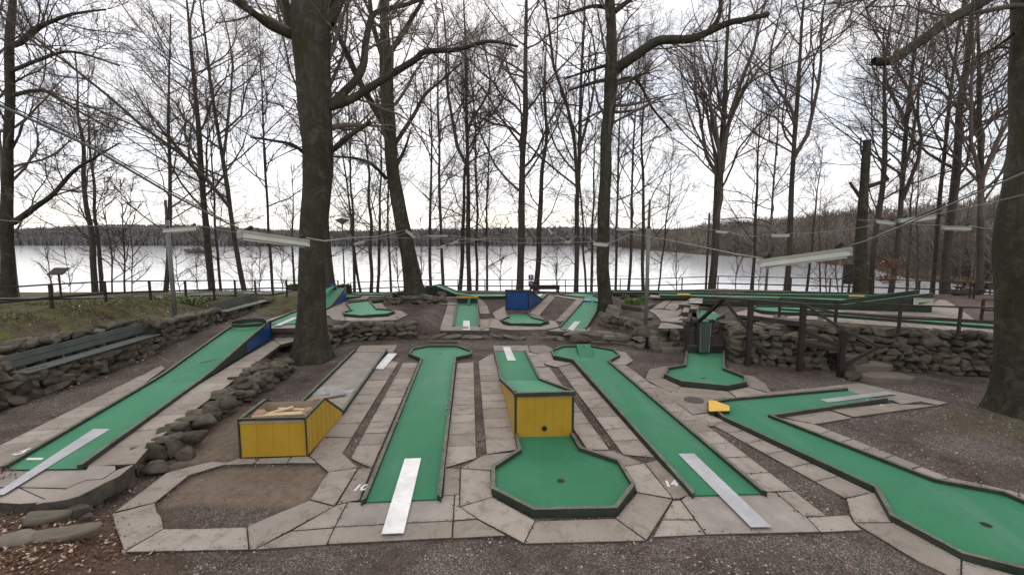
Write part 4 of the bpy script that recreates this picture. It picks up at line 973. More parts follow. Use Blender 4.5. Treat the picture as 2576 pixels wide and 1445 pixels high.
# ---- right terrace lanes
zr = 1.53
tN2 = PS('j', [(470, 245), (2576, 292)], 1.33); tN2 = [P('j', 470, 246, 1.3), P('j', 1500, 272, 1.45), P('k', 0, 268, zr), P('k', 900, 300, zr)]; off2 = Vector((.25, 1.2, 0))
LN2 = lane('long low green lane running along the back of the right terrace', tN2 + [p + off2 for p in reversed(tN2)], (7,)); metal_strip(PS('j', [(310, 240), (462, 246), (470, 236), (330, 229)], 1.22), 'aluminium strip at the left start of the long back lane on the right')
t1a = [P('j', -200, 206, 1.08), P('j', 900, 214, 1.3), P('k', 0, 226, zr), P('k', 1150, 238, zr)]
LN1 = lane('rearmost dark railed lane along the fence on the right', t1a + [p + Vector((.3, 1.15, 0)) for p in reversed(t1a)], (7,), up=.1)
for x, y, k, lb in ((765, 213, 'j', 'leftmost yellow block on the rearmost right lane'), (1495, 212, 'j', 'widest yellow block on the rearmost right lane'), (820, 215, 'k', 'rightmost yellow block on the rearmost right lane')):
    p = P(k, x, y, 1.45 if k == 'j' else 1.62); o_ = empty('deflector_block', p, lb, 'block', 'yellow blocks'); wv_ = .55 if x == 1495 else .4
    part('block_top', *extr([p + Vector(q) for q in ((-wv_, -.12, 0), (wv_, -.16, 0), (wv_*.8, .14, 0), (-wv_*.7, .16, 0))], .06), M_YELTOP, o_); part('block_body', *extr([p + Vector(q) for q in ((-wv_, -.12, -.061), (wv_, -.16, -.061), (wv_*.8, .14, -.061), (-wv_*.7, .16, -.061))], .06), M_DKGREEN, o_)
a0, a1 = P('j', 1030, 345, zr), P('k', 670, 385, zr); rs = Vector((.5, 1.15, 0)); LN3 = empty('minigolf_lane', a0, 'green lane rising to a long dark ramp with a sign on its side', 'minigolf lane', GRP)
e1 = P('k', 1770, 432, 1.5); e1.z = 2.16
ramp(LN3, [a0, a1, e1], [a0 + rs, a1 + rs, e1 + rs], 1.48, up=.2); part('end_panel', [Vector((e1.x, e1.y, 1.48)), Vector((e1.x + rs.x, e1.y + rs.y, 1.48)), e1 + rs, e1], [(0, 1, 2, 3)], M_DKGREEN, LN3)
metal_strip(PS('j', [(832, 328), (1020, 338), (1022, 326), (850, 316)], zr), 'aluminium strip at the start of the lane with the dark ramp')
sg0, sg1 = P('k', 1528, 425, 1.5), P('k', 1768, 432, 1.5); sd_ = (sg1 - sg0).normalized(); fw = Vector((sd_.y, -sd_.x, 0))
sp = lambda u_, z, d=0: Vector((sg0.x + (sg1.x-sg0.x)*u_ + fw.x*(.09 + d), sg0.y + (sg1.y-sg0.y)*u_ + fw.y*(.09 + d), z))
sgn = empty('information_sign', sp(.5, 1.5), 'cream picture sign with green drawing on the side of the dark ramp', 'sign')
pnl = part('panel', [sp(0, 1.78), sp(1, 1.78), sp(1, 2.12), sp(0, 2.12), sp(0, 1.78, -.02), sp(1, 1.78, -.02), sp(1, 2.12, -.02), sp(0, 2.12, -.02)], [(0, 1, 2, 3), (1, 5, 6, 2), (3, 2, 6, 7), (4, 0, 3, 7)], M_SIGNCREAM, sgn)
x_ = .06
while x_ < .92:
    wl = random.uniform(.03, .07); part('title_stroke', [sp(x_, 2.065, .003), sp(x_ + wl, 2.065, .003), sp(x_ + wl, 2.09, .003), sp(x_, 2.09, .003)], [(0, 1, 2, 3)], M_BROWN, pnl); x_ += wl + random.choice((.004, .006, .03))
part('picture', [sp(.2, 1.90, .003), sp(.34, 1.84, .003), sp(.62, 1.90, .003), sp(.94, 1.985, .003), sp(.9, 1.995, .003), sp(.6, 1.95, .003), sp(.42, 1.94, .003), sp(.24, 1.925, .003)], [tuple(range(8))], M_SIGNGREEN, pnl)
for u_, z in ((.1, 1.93), (.27, 1.98), (.38, 2.0), (.5, 1.98), (.62, 1.99), (.82, 1.87)):
    part('picture_spot', [sp(u_, z, .003), sp(u_ + .06, z, .003), sp(u_ + .06, z + .035, .003), sp(u_, z + .035, .003)], [(0, 1, 2, 3)], M_SIGNOCHRE, pnl)
t4 = PS('l', [(1470, 392), (1640, 420), (1900, 440), (2120, 445), (2330, 448)], zr) + PS('k', [(630, 485), (2700, 640), (2700, 590), (640, 455)], zr) + PS('l', [(2400, 385), (2130, 352), (1500, 347)], zr)
LN4 = lane('octagon and long low lane behind the right stone wall', t4, (6,)); cup(LN4, P('l', 1890, 420, zr), .06)
# plain bench seen from behind at the back fence
bp0, bp1 = PT('m', 190, 268, 0), PT('m', 662, 268, 0); bh = empty('bench', bp0, 'dark red bench seen from behind at the lakeside fence', 'bench')
pz = min(bp0.z, bp1.z); part('backrest', *beam(Vector((bp0.x, bp0.y, pz + .38)), Vector((bp1.x, bp0.y, pz + .38)), .05, .32), M_DKRED, bh); part('seat', *beam(Vector((bp0.x, bp0.y + .3, pz + .25)), Vector((bp1.x, bp0.y + .3, pz + .25)), .5, .05), M_DKRED, bh)
for t in (.03, .97): x = bp0.x + (bp1.x-bp0.x)*t; part('leg', *box(x - .04, x + .04, bp0.y - .02, bp0.y + .5, pz - .02, pz + .24), M_DKRED, bh)
# ================================================================== STONE WALLS
def stone_mesh(seed, flat=False, sub=3):
    rg = np.random.default_rng(seed); me = bpy.data.meshes.new('stone'); bm = bmesh.new(); bmesh.ops.create_icosphere(bm, subdivisions=sub, radius=1)
    ph = rg.uniform(0, 6, 6); pl = [(Vector(rg.normal(0, 1, 3)).normalized(), rg.uniform(.62, .9)) for _ in range(12)]
    for v in bm.verts:
        p = v.co.copy(); q = Vector([math.copysign(abs(x)**(.62 if not flat else .5), x) for x in p])
        q = Vector((q.x*(1 + .22*math.sin(ph[3])*p.z), q.y, q.z*(1 + .3*math.sin(ph[4])*p.x)))
        for n_, dd_ in pl:
            d = q.dot(n_) - (dd_ if not flat else max(dd_, .84))
            if d > 0: q -= n_*d*.9
        k = 1 + .07*math.sin(3*p.x + ph[0]) + .07*math.sin(4*p.y + ph[1]) + .06*math.sin(5*p.z + ph[2]) + rg.normal(0, .04)
        v.co = q*k
    bm.to_mesh(me); bm.free(); me.materials.append(M_STONE if not flat else M_FLAG); me.polygons.foreach_set('use_smooth', [True]*len(me.polygons)); return me
STONES = [stone_mesh(s) for s in range(14)]; FLATS = [stone_mesh(s + 50, True) for s in range(8)]; FINE = [stone_mesh(s + 90, False, 3) for s in range(6)]
def put(par, me, p, sc_, rz, tilt=0, name='stone'):
    o = bpy.data.objects.new(name, me); COL.objects.link(o); o.parent = par; o.location = Vector(p) - par.location; o.scale = sc_
    o.rotation_euler = (random.uniform(-tilt, tilt), random.uniform(-tilt, tilt), rz); return o
def along(line):
    d = [0]
    for i in range(len(line)-1): d.append(d[-1] + (Vector(line[i+1]) - Vector(line[i])).length)
    def at(s):
        s = max(0, min(s, d[-1])); i = 0
        while i < len(d)-2 and s > d[i+1]: i += 1
        t = (s - d[i])/max(1e-6, d[i+1]-d[i]); a, b = Vector(line[i]), Vector(line[i+1]); return a.lerp(b, t), math.atan2(b.y-a.y, b.x-a.x)
    return at, d[-1]
def wall(label, line, z1, back, thick=.4, course=.24, wmin=.26, wmax=.5, protos=None, caprows=1, core=True, cap_z=None, seed=1, cat='stone wall', group=None):
    """dry stone wall: line = points at the foot of the visible face (x, y, z0); z1 = height function or number; back = unit vector(s) away from the face"""
    random.seed(seed); at, Ln = along(line); c = at(Ln/2)[0]; W = empty('stone_wall', c, label, cat, group); protos = protos or STONES
    zt = (lambda s: z1) if not callable(z1) else z1
    bk = (lambda s: Vector(back)) if not callable(back) else back
    tk = (lambda s: thick) if not callable(thick) else thick
    if core:
        N = 24; V = []; F = []
        for i in range(N+1):
            s = Ln*i/N; p, _ = at(s); b_ = bk(s); th_ = max(.3, tk(s))
            for (k, z) in ((.13, p.z - .1), (.13, zt(s) - .09), (th_, zt(s) - .07), (th_, p.z - .1)): V.append(Vector((p.x, p.y, z)) + b_*k)
        for i in range(N):
            for j in range(3): F.append((i*4+j, (i+1)*4+j, (i+1)*4+j+1, i*4+j+1))
        part('earth_core', V, F, M_SOIL, W)
    zmin = min(p[2] for p in line); zmax = max(zt(Ln*i/20) for i in range(21)); z = zmin - .04; ci = 0
    while z < zmax - .05:
        ch = course*random.uniform(.8, 1.2); s = -random.uniform(0, wmax)
        while s < Ln:
            wd = random.uniform(wmin, wmax); p, a_ = at(s + wd/2); top = zt(s + wd/2)
            if p.z - .15 < z + ch*.5 and z + ch*.45 < top and s + wd/2 < Ln + .1 and s + wd/2 > -.1:
                hh = ch*random.uniform(.8, 1.3); hh = min(hh, top - z + .06)
                pos = Vector((p.x, p.y, z + ch/2 + random.uniform(-.05, .05))) + bk(s)*(.17 + random.uniform(-.05, .04))
                big = random.choice((1, 1, 1, 1.15, .85)); put(W, random.choice(protos), pos, (wd*.60*big, random.uniform(.18, .27), hh*.62*big), a_ + random.uniform(-.12, .12) + random.choice((0, math.pi)), .3)
            s += wd*.95
        z += ch; ci += 1
    for r in range(caprows):
        s = -random.uniform(0, .3)
        while s < Ln:
            wd = random.uniform(wmin*1.05, wmax*1.2); p, a_ = at(s + wd/2); dd_ = .22 + r*.36
            if dd_ < tk(s) + .15 and (s + wd/2 > .7 or 'low stone wall' not in label):
                pos = Vector((p.x, p.y, zt(s + wd/2) - .03 + random.uniform(-.03, .04))) + bk(s)*(dd_ + random.uniform(-.05, .05))
                put(W, random.choice(protos), pos, (wd*.55, random.uniform(.17, .25), random.uniform(.08, .14)), a_ + random.uniform(-.3, .3), .18)
            s += wd*.96
    return W
# low wall between the left terrace and the lower course
ln = [P('Z', x, y, 0) for x, y in ((350, 1183), (400, 1150), (470, 1108), (560, 1055), (640, 1003), (700, 962), (740, 932))]
def thk(s):
    p, _ = along(ln)[0](s); return max(.2, p.x - float(np.interp(p.y, *XS)) + .05)
W1 = wall('mossy low stone wall edging the left ramp lane', ln, lambda s: .40, (-1, 0, 0), thk, .22, .26, .5, FINE, 4, seed=3)
random.seed(91)
for (x, y, z, a_, b_, c_z) in ((1245, 455, .24, .27, .24, .19), (1240, 575, .09, .26, .2, .14), (1390, 410, .22, .2, .2, .22), (1120, 590, .1, .1, .1, .16), (1490, 470, .1, .22, .2, .14), (1560, 330, .26, .26, .22, .17), (1650, 200, .3, .3, .24, .17), (1420, 330, .36, .2, .16, .08), (1300, 360, .36, .22, .14, .07), (1840, 70, .32, .28, .24, .2), (1700, 130, .36, .3, .22, .16), (1000, 690, .05, .2, .13, .12), (1010, 600, .1, .2, .14, .13)):
    put(W1, random.choice(FINE), P('e', x, y, z), (a_, b_, c_z), random.uniform(0, 3), .25)
# bank wall with the benches
yy = np.arange(7.5, 25.2, .5); bl_ = [(float(np.interp(y, *XW)) + .02, float(y), T(float(np.interp(y, *XW)) + .5, float(y))) for y in yy]
btop = lambda y: float(np.interp(y, [5, 12, 18, 24, 30], [1.70, 1.60, 1.48, 1.32, 1.25]))
atb, Lb = along([Vector(p) for p in bl_])
inb = lambda y: 1.02 if 11.0 < y < 16.2 else (1.16 if 20 < y < 24.4 else None)
def bz(s):
    y = atb(s)[0].y; k = inb(y); return k if k else btop(y)
wall('long dry stone wall holding the grassy bank under the grey benches', [Vector(p) for p in bl_], bz, (-1, 0, 0), .55, .24, .24, .46, STONES, 1, seed=5)
bk_line = [Vector((float(np.interp(y, *XW)) - .86, float(y), 1.0)) for y in np.arange(10.9, 16.6, .5)]
wall('short upper stone row behind the near grey bench', bk_line, lambda s: btop(along(bk_line)[0](s)[0].y) + .06, (-1, 0, 0), .5, .24, .26, .5, STONES, 2, seed=6)
# wall below the bent upper lane, beside the thick trunk
l3_ = [Vector((-7.75, 17.0, -.03)), Vector((-7.75, 18.4, -.03)), Vector((-7.5, 19.9, -.03)), Vector((-6.2, 20.15, -.03)), Vector((-4.6, 20.3, -.03))]
def z3(s): return .45 + .3*min(1, s/2.2) if s < 2.4 else .74 - .25*max(0, (s - 5.2)/1.4)
wall('tumbled stone wall below the upper left octagon, right of the thick trunk', l3_, z3, lambda s: Vector((-.9, .3, 0)).normalized() if s < 2.2 else Vector((0, 1, 0)), .8, .22, .26, .55, STONES + FLATS[:3], 3, seed=7)
wall('low row of flat stones under the middle terrace edge', [Vector((-4.4, 20.35, -.03)), Vector((-3.2, 20.28, -.03)), Vector((0, 20.2, -.03)), Vector((5.0, 19.75, -.03))], lambda s: .03, (0, 1, 0), .5, .2, .4, .95, FLATS, 1, core=False, seed=8)
rc = Vector((-5.85, 26.4, 0)); rl = []
for k in range(15):
    an = math.pi*(.86 + 1.3*k/14); p = rc + Vector((math.cos(an)*1.85, math.sin(an)*1.55, 0)); rl.append(Vector((p.x, p.y, T(p.x, p.y) - .02)))
def rb(s):
    p, _ = along(rl)[0](s); d = rc - p; d.z = 0; return d.normalized()
wall('ring of stones round the foot of the leaning tree', rl, lambda s: along(rl)[0](s)[0].z + .42 + .1*math.sin(s*2), rb, .45, .24, .3, .6, STONES, 1, seed=9)
# heap and stair wall in the middle right
hl = [PT('m', x, y, 0) for x, y in ((1370, 815), (1520, 835), (1740, 850), (1960, 850))]
wall('heap of big rounded stones right of the mossy trunk', hl, lambda s: hl[0].z + .55, (0, 1, 0), .7, .28, .34, .66, STONES, 2, seed=10)
sl_ = [P('c', 1455, 965, 0), P('c', 1490, 905, .12), P('c', 1510, 830, .4), P('c', 1540, 735, .7)]
wall('stone cheek wall left of the stone stairs', sl_, lambda s: along(sl_)[0](s)[0].z + .34, (-1, .1, 0), .4, .25, .3, .55, FLATS, 1, seed=11)
wall('flat stones stepping down right of the blue wedge lane', [PT('c', 720, 900, 0), PT('c', 1000, 925, 0), PT('c', 1280, 945, 0)], lambda s: .3, (0, 1, 0), .9, .2, .5, 1.0, FLATS, 2, core=False, seed=12)
# right-hand walls
r1_ = [Vector((7.0, 18.0, -.03)), Vector((7.25, 18.55, -.03)), Vector((9.05, 18.4, -.03)), Vector((8.75, 17.3, -.03)), Vector((8.45, 16.45, -.03)), Vector((10.0, 15.7, -.03)), Vector((11.3, 15.35, -.03))]
def b1(s):
    p, a_ = along(r1_)[0](s); return Vector((-math.sin(a_), math.cos(a_), 0)) if not (2.5 < s < 4.6) else Vector((.95, -.2, 0))
wall('dry stone wall behind the chute lane under the flagstones', r1_, lambda s: 1.12 if s > .8 else .8, b1, .45, .25, .26, .5, STONES, 2, seed=13)
r2_ = [Vector((11.0, 15.75, -.03)), Vector((13.0, 15.3, -.03)), Vector((16.0, 14.45, -.03)), Vector((19, 13.6, -.03))]
wall('tall dry stone wall at right beyond the big dark trunk', r2_, lambda s: 1.44, lambda s: Vector((.25, .97, 0)), .5, .22, .24, .5, STONES, 1, seed=14)
def flatstone(par, c, rx, ry, th, rz, name, rg):
    n = rg.choice((5, 6, 7)); pts = []
    for i in range(n):
        a = 2*math.pi*(i + rg.uniform(-.22, .22))/n; k = rg.uniform(.86, 1.12); q = Vector((math.copysign(abs(math.cos(a))**.7, math.cos(a))*rx*k, math.copysign(abs(math.sin(a))**.7, math.sin(a))*ry*k, 0)); q.rotate(Matrix.Rotation(rz, 3, 'Z')); pts.append(Vector(c) + q)
    V, F = extr(pts, th, None, .02); return part(name, V, F, M_FLAG, par)
FR = random.Random(5)
# flagstones above the wall
fg = empty('pavement', (9.6, 17.2, 1.15), kind='structure')
random.seed(21)
for k in range(30):
    x = random.uniform(8.75, 11.2); y = 17.0 - .35*(x - 9.2) + random.uniform(-.7, 1.3); flatstone(fg, (x, y, T(x, y) + .03 + .002*k), random.uniform(.22, .36), random.uniform(.18, .28), .06, random.uniform(0, 3), 'flagstone', FR)
# stairs between the terraces
st = empty('stone_stairs', (6.4, 18.2, 0), 'rough stone stairs between cheek wall and chute lane', 'stairs'); random.seed(31)
for k in range(5):
    yb_ = 17.75 + k*.33; zt_ = .15 + k*.17; xs = [5.85 + .02*k, 6.3 + random.uniform(-.1, .1), 6.75, 7.2]
    for i in range(3):
        x0_, x1_ = xs[i] + .01, xs[i+1] - .01; jj = [FR.uniform(-.03, .03) for _ in range(5)]; zq = zt_ + FR.uniform(-.02, .015)
        V, F = extr([Vector((x0_, yb_ + jj[0], zq)), Vector(((x0_+x1_)/2, yb_ + jj[1] - .02, zq)), Vector((x1_, yb_ + jj[2], zq)), Vector((x1_, yb_ + .5, zq)), Vector((x0_, yb_ + .5, zq))], .22, None, .02); part('step_stone', V, F, M_FLAG, st)
st2 = empty('stone_stairs', P('d', 1200, 1200, 0), 'big flat stone steps climbing left along the right-hand wall', 'stairs'); random.seed(32)
for (x, y, z, sx_, sy_) in ((1255, 1225, .14, .85, .42), (1150, 1120, .34, .7, .38), (960, 1040, .56, .45, .35), (800, 955, .78, .42, .32), (650, 905, .98, .42, .3), (530, 880, 1.08, .4, .3)):
    p = P('d', x, y, z); flatstone(st2, p + Vector((0, .1, 0)), sx_, sy_, .2, -.15, 'step_stone', FR)
for (x, y, z, s_) in ((1000, 1190, .12, .3), (1030, 1125, .25, .32), (1420, 1140, .1, .3), (960, 1240, .05, .24), (930, 1120, .3, .26)): put(st2, random.choice(STONES), P('d', x, y, z), (s_*1.2, s_, s_*.8), random.uniform(0, 3), .2)
# loose boulders and stones
def boulder(p, s, label, flat=False, rz=None):
    p = Vector(p); B_ = empty('boulder', p, label, 'boulder', 'loose stones'); put(B_, random.choice(FLATS if flat else FINE), p, s, rz if rz is not None else random.uniform(0, 3), .1); return B_
random.seed(41)
boulder(PT('e', 380, 985, .05), (.25, .15, .11), 'long grey edging stone under dead leaves, upper of two at bottom left', True, .35)
boulder(PT('e', 540, 1115, .04), (.36, .17, .11), 'longest pale edging stone sticking out of leaves at bottom left', True, .42)
boulder(PT('e', 600, 935, .06), (.24, .17, .12), 'grey stone tucked under the corner of the left terrace', False, .3)
boulder(PT('e', 690, 985, .03), (.12, .1, .08), 'small round stone beside the leafy edging stones', False)
boulder(PT('e', 785, 872, .04), (.11, .1, .09), 'small round stone below the left terrace slab edge', False)
boulder(PT('e', 150, 1150, .04), (.24, .15, .1), 'edging stone almost buried in dead leaves at bottom left', True, .3)
for (x, y, s_, lb) in ((1185, 492, .42, 'biggest mossy boulder on the grass beside the road'), (1440, 490, .3, 'middle boulder on the grass by the fence post'), (1600, 487, .26, 'smallest pale boulder on the grass by the tall pole')):
    p = PT('a', x, y, .1); boulder(p, (s_, s_*.8, s_*.6), lb)
boulder(PT('m', 1540, 580, .12), (.62, .5, .36), 'large pale boulder on top of the heap by the mossy trunk'); boulder(PT('m', 1950, 880, .1), (.42, .36, .3), 'pointed boulder at the foot of the metal pole'); boulder(PT('c', 830, 890, .1), (.62, .4, .36), 'large boulder in the low stone row below the wedge lane')
boulder(PT('m', 1700, 340, .1), (.5, .3, .2), 'flat boulder in the daffodil bed')

# ================================================================== FENCES AND RAILINGS
def fence(label, pts, height=.88, spacing=1.9, group='brown two-rail fences', pw=.075, posts=None):
    """pts: ground points; a post every spacing, a top rail and a middle rail in each bay"""
    F_ = empty('fence', pts[0], label, 'fence', group); P_ = []
    for i in range(len(pts)-1):
        a_, b_ = Vector(pts[i]), Vector(pts[i+1]); n_ = max(1, round((b_-a_).length/spacing))
        P_ += [a_.lerp(b_, k/n_) for k in range(n_)]
    P_.append(Vector(pts[-1]))
    for p in P_: part('post', *beam(p - Vector((0, 0, .15)), p + Vector((0, 0, height - .02)), pw, pw, Vector((0, 1, 0))), M_BROWN, F_)
    for i in range(len(P_)-1):
        part('top_rail', *beam(P_[i] + Vector((0, 0, height)), P_[i+1] + Vector((0, 0, height)), .075, .05), M_BROWN, F_); part('middle_rail', *beam(P_[i] + Vector((0, -.04, height*.48)), P_[i+1] + Vector((0, -.04, height*.48)), .045, .075), M_BROWN, F_)
    return F_
gp = lambda x, y, dz=0: Vector((x, y, T(x, y) + dz))
fence('brown fence on the grassy bank at left', [gp(-15.9, 11.5)] + [PV('Z', x, y, Y_) - Vector((0, 0, .88)) for x, y, Y_ in ((125, 715, 14.8), (262, 708, 17.0), (375, 706, 18.8), (465, 706, 20.6), (536, 705, 22.2), (590, 705, 23.6), (641, 705, 24.6), (685, 704, 25.2), (720, 705, 25.6), (790, 706, 26.8), (850, 705, 29.5))], .88, 9)
fence('long brown lakeside fence along the back of the course', [gp(-11.2, 30.2), gp(-6, 32.2), gp(2, 32.0), gp(9.5, 30.2), gp(13.2, 27.9), gp(20.9, 25.3), gp(24.9, 23.6)], .88, 2.0, pw=.06)
fence('short brown fence going back from the far right corner', [gp(24.9, 23.4), gp(25.2, 20.5)], .88, 1.6)
fw_ = lambda k, x, y: P(k, x, y, 1.5)
fence('brown fence on top of the tall right-hand wall', [Vector((10.7, 17.3, 1.45)), fw_('d', 790, 742), fw_('d', 1390, 797), fw_('d', 1955, 822), Vector((18.2, 13.9, 1.48))], .87, 3)
fence('stub of brown fence left of the big dark trunk', [fw_('d', 2172, 700), Vector((21.2, 16.2, 1.5))], .8, 3)
# heavy handrails at the steps
HR = empty('handrail', P('d', 455, 1180, 0), 'heavy dark brown timber railing beside the flagstones and steps', 'handrail')
p1, p2, p3 = P('l', 1380, 1190, 0), P('l', 2140, 1275, 0), P('d', 835, 1228, 0)
z1_, z2_, z3_ = 2.38, 2.33, 1.55
up_ = lambda p, z: Vector((p.x, p.y, z))
for p, z in ((p1, z1_), (p2, z2_), (p3, z3_)): part('post', *beam(up_(p, -.05), up_(p, z), .155, .155, Vector((0, 1, 0))), M_BROWN, HR)
lf = p1 + (p1 - p2).normalized()*1.25; part('top_rail', *beam(up_(lf, z1_ + .06), up_(p2, z2_ + .05), .17, .09), M_BROWN, HR)
part('brace', *beam(up_(lf + (p1-p2).normalized()*-.35, z1_ - .02), up_(p1, 1.25), .1, .1), M_BROWN, HR)
part('diagonal_rail', *beam(up_(lf + (p1-p2).normalized()*-.3, z1_ - .02), Vector((7.95, 18.3, 1.2)), .13, .1), M_BROWN, HR)
part('middle_rail', *beam(up_(p1, 1.78), up_(p2, 1.66), .1, .16), M_BROWN, HR); part('lower_rail', *beam(up_(p2, .98), up_(p3, .86), .08, .12), M_BROWN, HR)
tip = up_(p3 + (p3-p2).normalized()*.95, 1.12); part('stair_rail', *beam(up_(p2, z2_ + .05), up_(p3, z3_ + .03), .16, .08), M_BROWN, HR); part('stair_rail', *beam(up_(p3, z3_ + .03), tip, .16, .08), M_BROWN, HR)
part('stair_middle_rail', *beam(up_(p2, 1.45), up_(p3, .98), .1, .14), M_BROWN, HR); part('brace', *beam(tip, up_(p3, .28), .1, .1), M_BROWN, HR)
HR2 = empty('handrail', (7.1, 17.5, 0), 'short dark handrail between the stone stairs and the chute', 'handrail')
pa = Vector((7.12, 17.45, 0)); pb = Vector((7.6, 18.4, 1.15)); part('post', *beam(pa, up_(pa, 1.27), .12, .12, Vector((0, 1, 0))), M_BROWN, HR2); part('rail', *beam(up_(pa, 1.3), up_(pb, 1.5), .13, .07), M_BROWN, HR2); part('post', *beam(up_(pb, .95), up_(pb, 1.48), .1, .1, Vector((0, 1, 0))), M_BROWN, HR2)

# ================================================================== BENCHES ON THE BANK WALL
def wall_bench(y0, y1, z, label):
    x0, x1 = float(np.interp(y0, *XW)) - .05, float(np.interp(y1, *XW)) - .05; B_ = empty('bench', (x0, y0, z), label, 'bench', 'grey plank benches on the bank wall')
    for k in range(4):
        o_ = .02 + k*.125; part('seat_plank', *beam((x0 + .1 - o_, y0, z), (x1 + .1 - o_, y1, z), .115, .035), M_BENCH, B_)
    for k in range(2): part('back_plank', *beam((x0 - .50 - k*.035, y0, z + .17 + k*.18), (x1 - .50 - k*.035, y1, z + .17 + k*.18), .035, .165), M_BENCH, B_)
    for t in (.06, .35, .65, .94):
        x = x0 + (x1-x0)*t; y = y0 + (y1-y0)*t; part('bracket', *beam((x - .45, y, z - .06), (x + .05, y, z - .06), .05, .07), M_POLE, B_); part('back_support', *beam((x - .54, y, z - .06), (x - .58, y, z + .4), .05, .05, Vector((0, 1, 0))), M_POLE, B_)
wall_bench(11.2, 16.0, 1.12, 'near grey plank bench built on the bank wall at left'); wall_bench(20.2, 24.2, 1.27, 'far grey plank bench on the bank wall beside the fence')

# ================================================================== POLES, LAMPS, SIGNS
def pole(label, p, h1, h2, r1, r2, cat='pole', m=None):
    o_ = empty('pole', p, label, cat, 'poles'); V, F = tube([p - Vector((0, 0, .2)), p + Vector((0, 0, h1))], [r1, r1*.9], 12); part('shaft', V, F, m or M_POLE, o_, True)
    if h2: V, F = tube([p + Vector((0, 0, h1 - .02)), p + Vector((0, 0, h1 + .1)), p + Vector((0, 0, h2))], [r1*.95, r2, r2*.9], 12); part('upper_tube', V, F, M_TIMBER, o_, True)
    return o_
p = PT('Z', 441, 803, 0); pole('metal pole standing on the bank wall at left', p, 4.0*1.0, 4.75, .085, .05)
p = PT('Z', 1624, 822, 0); pole('grey metal pole beside the stone stairs', p, 4.35, 5.55, .085, .055)
p = gp(13.2, 29.6); pole('thin brown wooden pole at the lakeside fence', p, 5.2, 0, .075, .07, 'pole', M_TIMBER)
p = gp(-13.2, 34.3); lp = empty('street_lamp', p, 'slim park lamp with shallow cone head beyond the fence', 'street lamp'); 
part('post', *tube([p, p + Vector((0, 0, 2.1)), p + Vector((0, 0, 5.65))], [.07, .06, .04], 10), M_POLE, lp, True)
hd = p + Vector((0, 0, 5.65)); V, F = tube([hd, hd + Vector((0, 0, .02)), hd + Vector((0, 0, .32)), hd + Vector((0, 0, .38))], [.05, .07, .5, .5], 20); part('cone', V, F, M_FIX, lp, True)
V, F = tube([hd + Vector((0, 0, .381)), hd + Vector((0, 0, .46)), hd + Vector((0, 0, .5))], [.5, .2, .03], 20); part('cap', V, F, M_POLE, lp, True)
# parking sign
p = gp(1.46, 33.4); ps = empty('parking_sign', p, 'two blue parking sign plates on a post beyond the fence', 'sign'); zc_ = PV('Z', 1337, 690, 33.4).z
part('post', *tube([p, Vector((p.x, p.y, zc_ + .05))], .03, 8), M_POLE, ps)
for k, (txt) in enumerate(('P', 'arrow')):
    z = zc_ - .02 - k*.47; pla = part('plate', *box(p.x - .2, p.x + .2, p.y - .05, p.y - .035, z - .42, z), M_SIGNBLUE, ps)
    if txt == 'P':
        part('symbol', *join(box(p.x - .09, p.x - .03, p.y - .06, p.y - .052, z - .36, z - .06), box(p.x - .03, p.x + .07, p.y - .06, p.y - .052, z - .11, z - .06), box(p.x - .03, p.x + .07, p.y - .06, p.y - .052, z - .24, z - .19), box(p.x + .05, p.x + .1, p.y - .06, p.y - .053, z - .21, z - .09)), M_WHITE, pla)
    else:
        part('symbol', *join(box(p.x + .03, p.x + .09, p.y - .06, p.y - .052, z - .36, z - .14), box(p.x - .05, p.x + .09, p.y - .06, p.y - .053, z - .18, z - .12), ([Vector((p.x - .13, p.y - .06, z - .15)), Vector((p.x - .04, p.y - .06, z - .24)), Vector((p.x - .04, p.y - .06, z - .06))], [(0, 1, 2)])), M_WHITE, pla)
p = gp(3.4, 33.2); zz = PV('Z', 1399, 661, 33.2).z; rs_ = empty('road_sign', p, 'sign plate seen edge on atop a thin post beyond the fence', 'sign'); part('post', *tube([p, Vector((p.x, p.y, zz - .02))], .035, 8), M_POLE, rs_); part('plate', *beam(Vector((p.x - .04, p.y - .1, zz - .45)), Vector((p.x - .07, p.y + .25, zz - .45)), .03, .85), M_POLE, rs_)
p = PT('a', 578, 478, 0); zz = 1.35; ls = empty('lectern_sign', p, 'sloping information lectern on a post by the lake at left', 'sign'); part('post', *beam(p, p + Vector((0, 0, zz)), .07, .07, Vector((0, 1, 0))), M_BROWN, ls); part('tablet', *beam(p + Vector((-.42, 0, zz)), p + Vector((.42, 0, zz)), .55, .05, Vector((0, -.6, .8))), M_BROWN, ls)
p = gp(26.3, 33.2, 0); zz = PV('Z', 2128, 664, 33.2).z; nb_ = empty('notice_board', p, 'dark green notice board behind the trunk beyond the right fence', 'notice board'); part('panel', *box(p.x - 1.1, p.x + 1.1, p.y - .05, p.y + .05, zz - 1.5, zz), M_DKGREEN, nb_)
for s in (-1, 1): part('post', *beam(p + Vector((s*1.0, .1, -.2)), Vector((p.x + s*1.0, p.y + .1, zz - .1)), .09, .09, Vector((0, 1, 0))), M_BROWN, nb_)
p = gp(28.0, 26.0, 0); pt_ = empty('picnic_table', p, 'grey wooden picnic table under the trees at far right', 'picnic table')
for k in range(5): part('table_plank', *beam(p + Vector((-.95, -.34 + k*.17, .76)), p + Vector((.95, -.34 + k*.17, .76)), .15, .04), M_TIMBER, pt_)
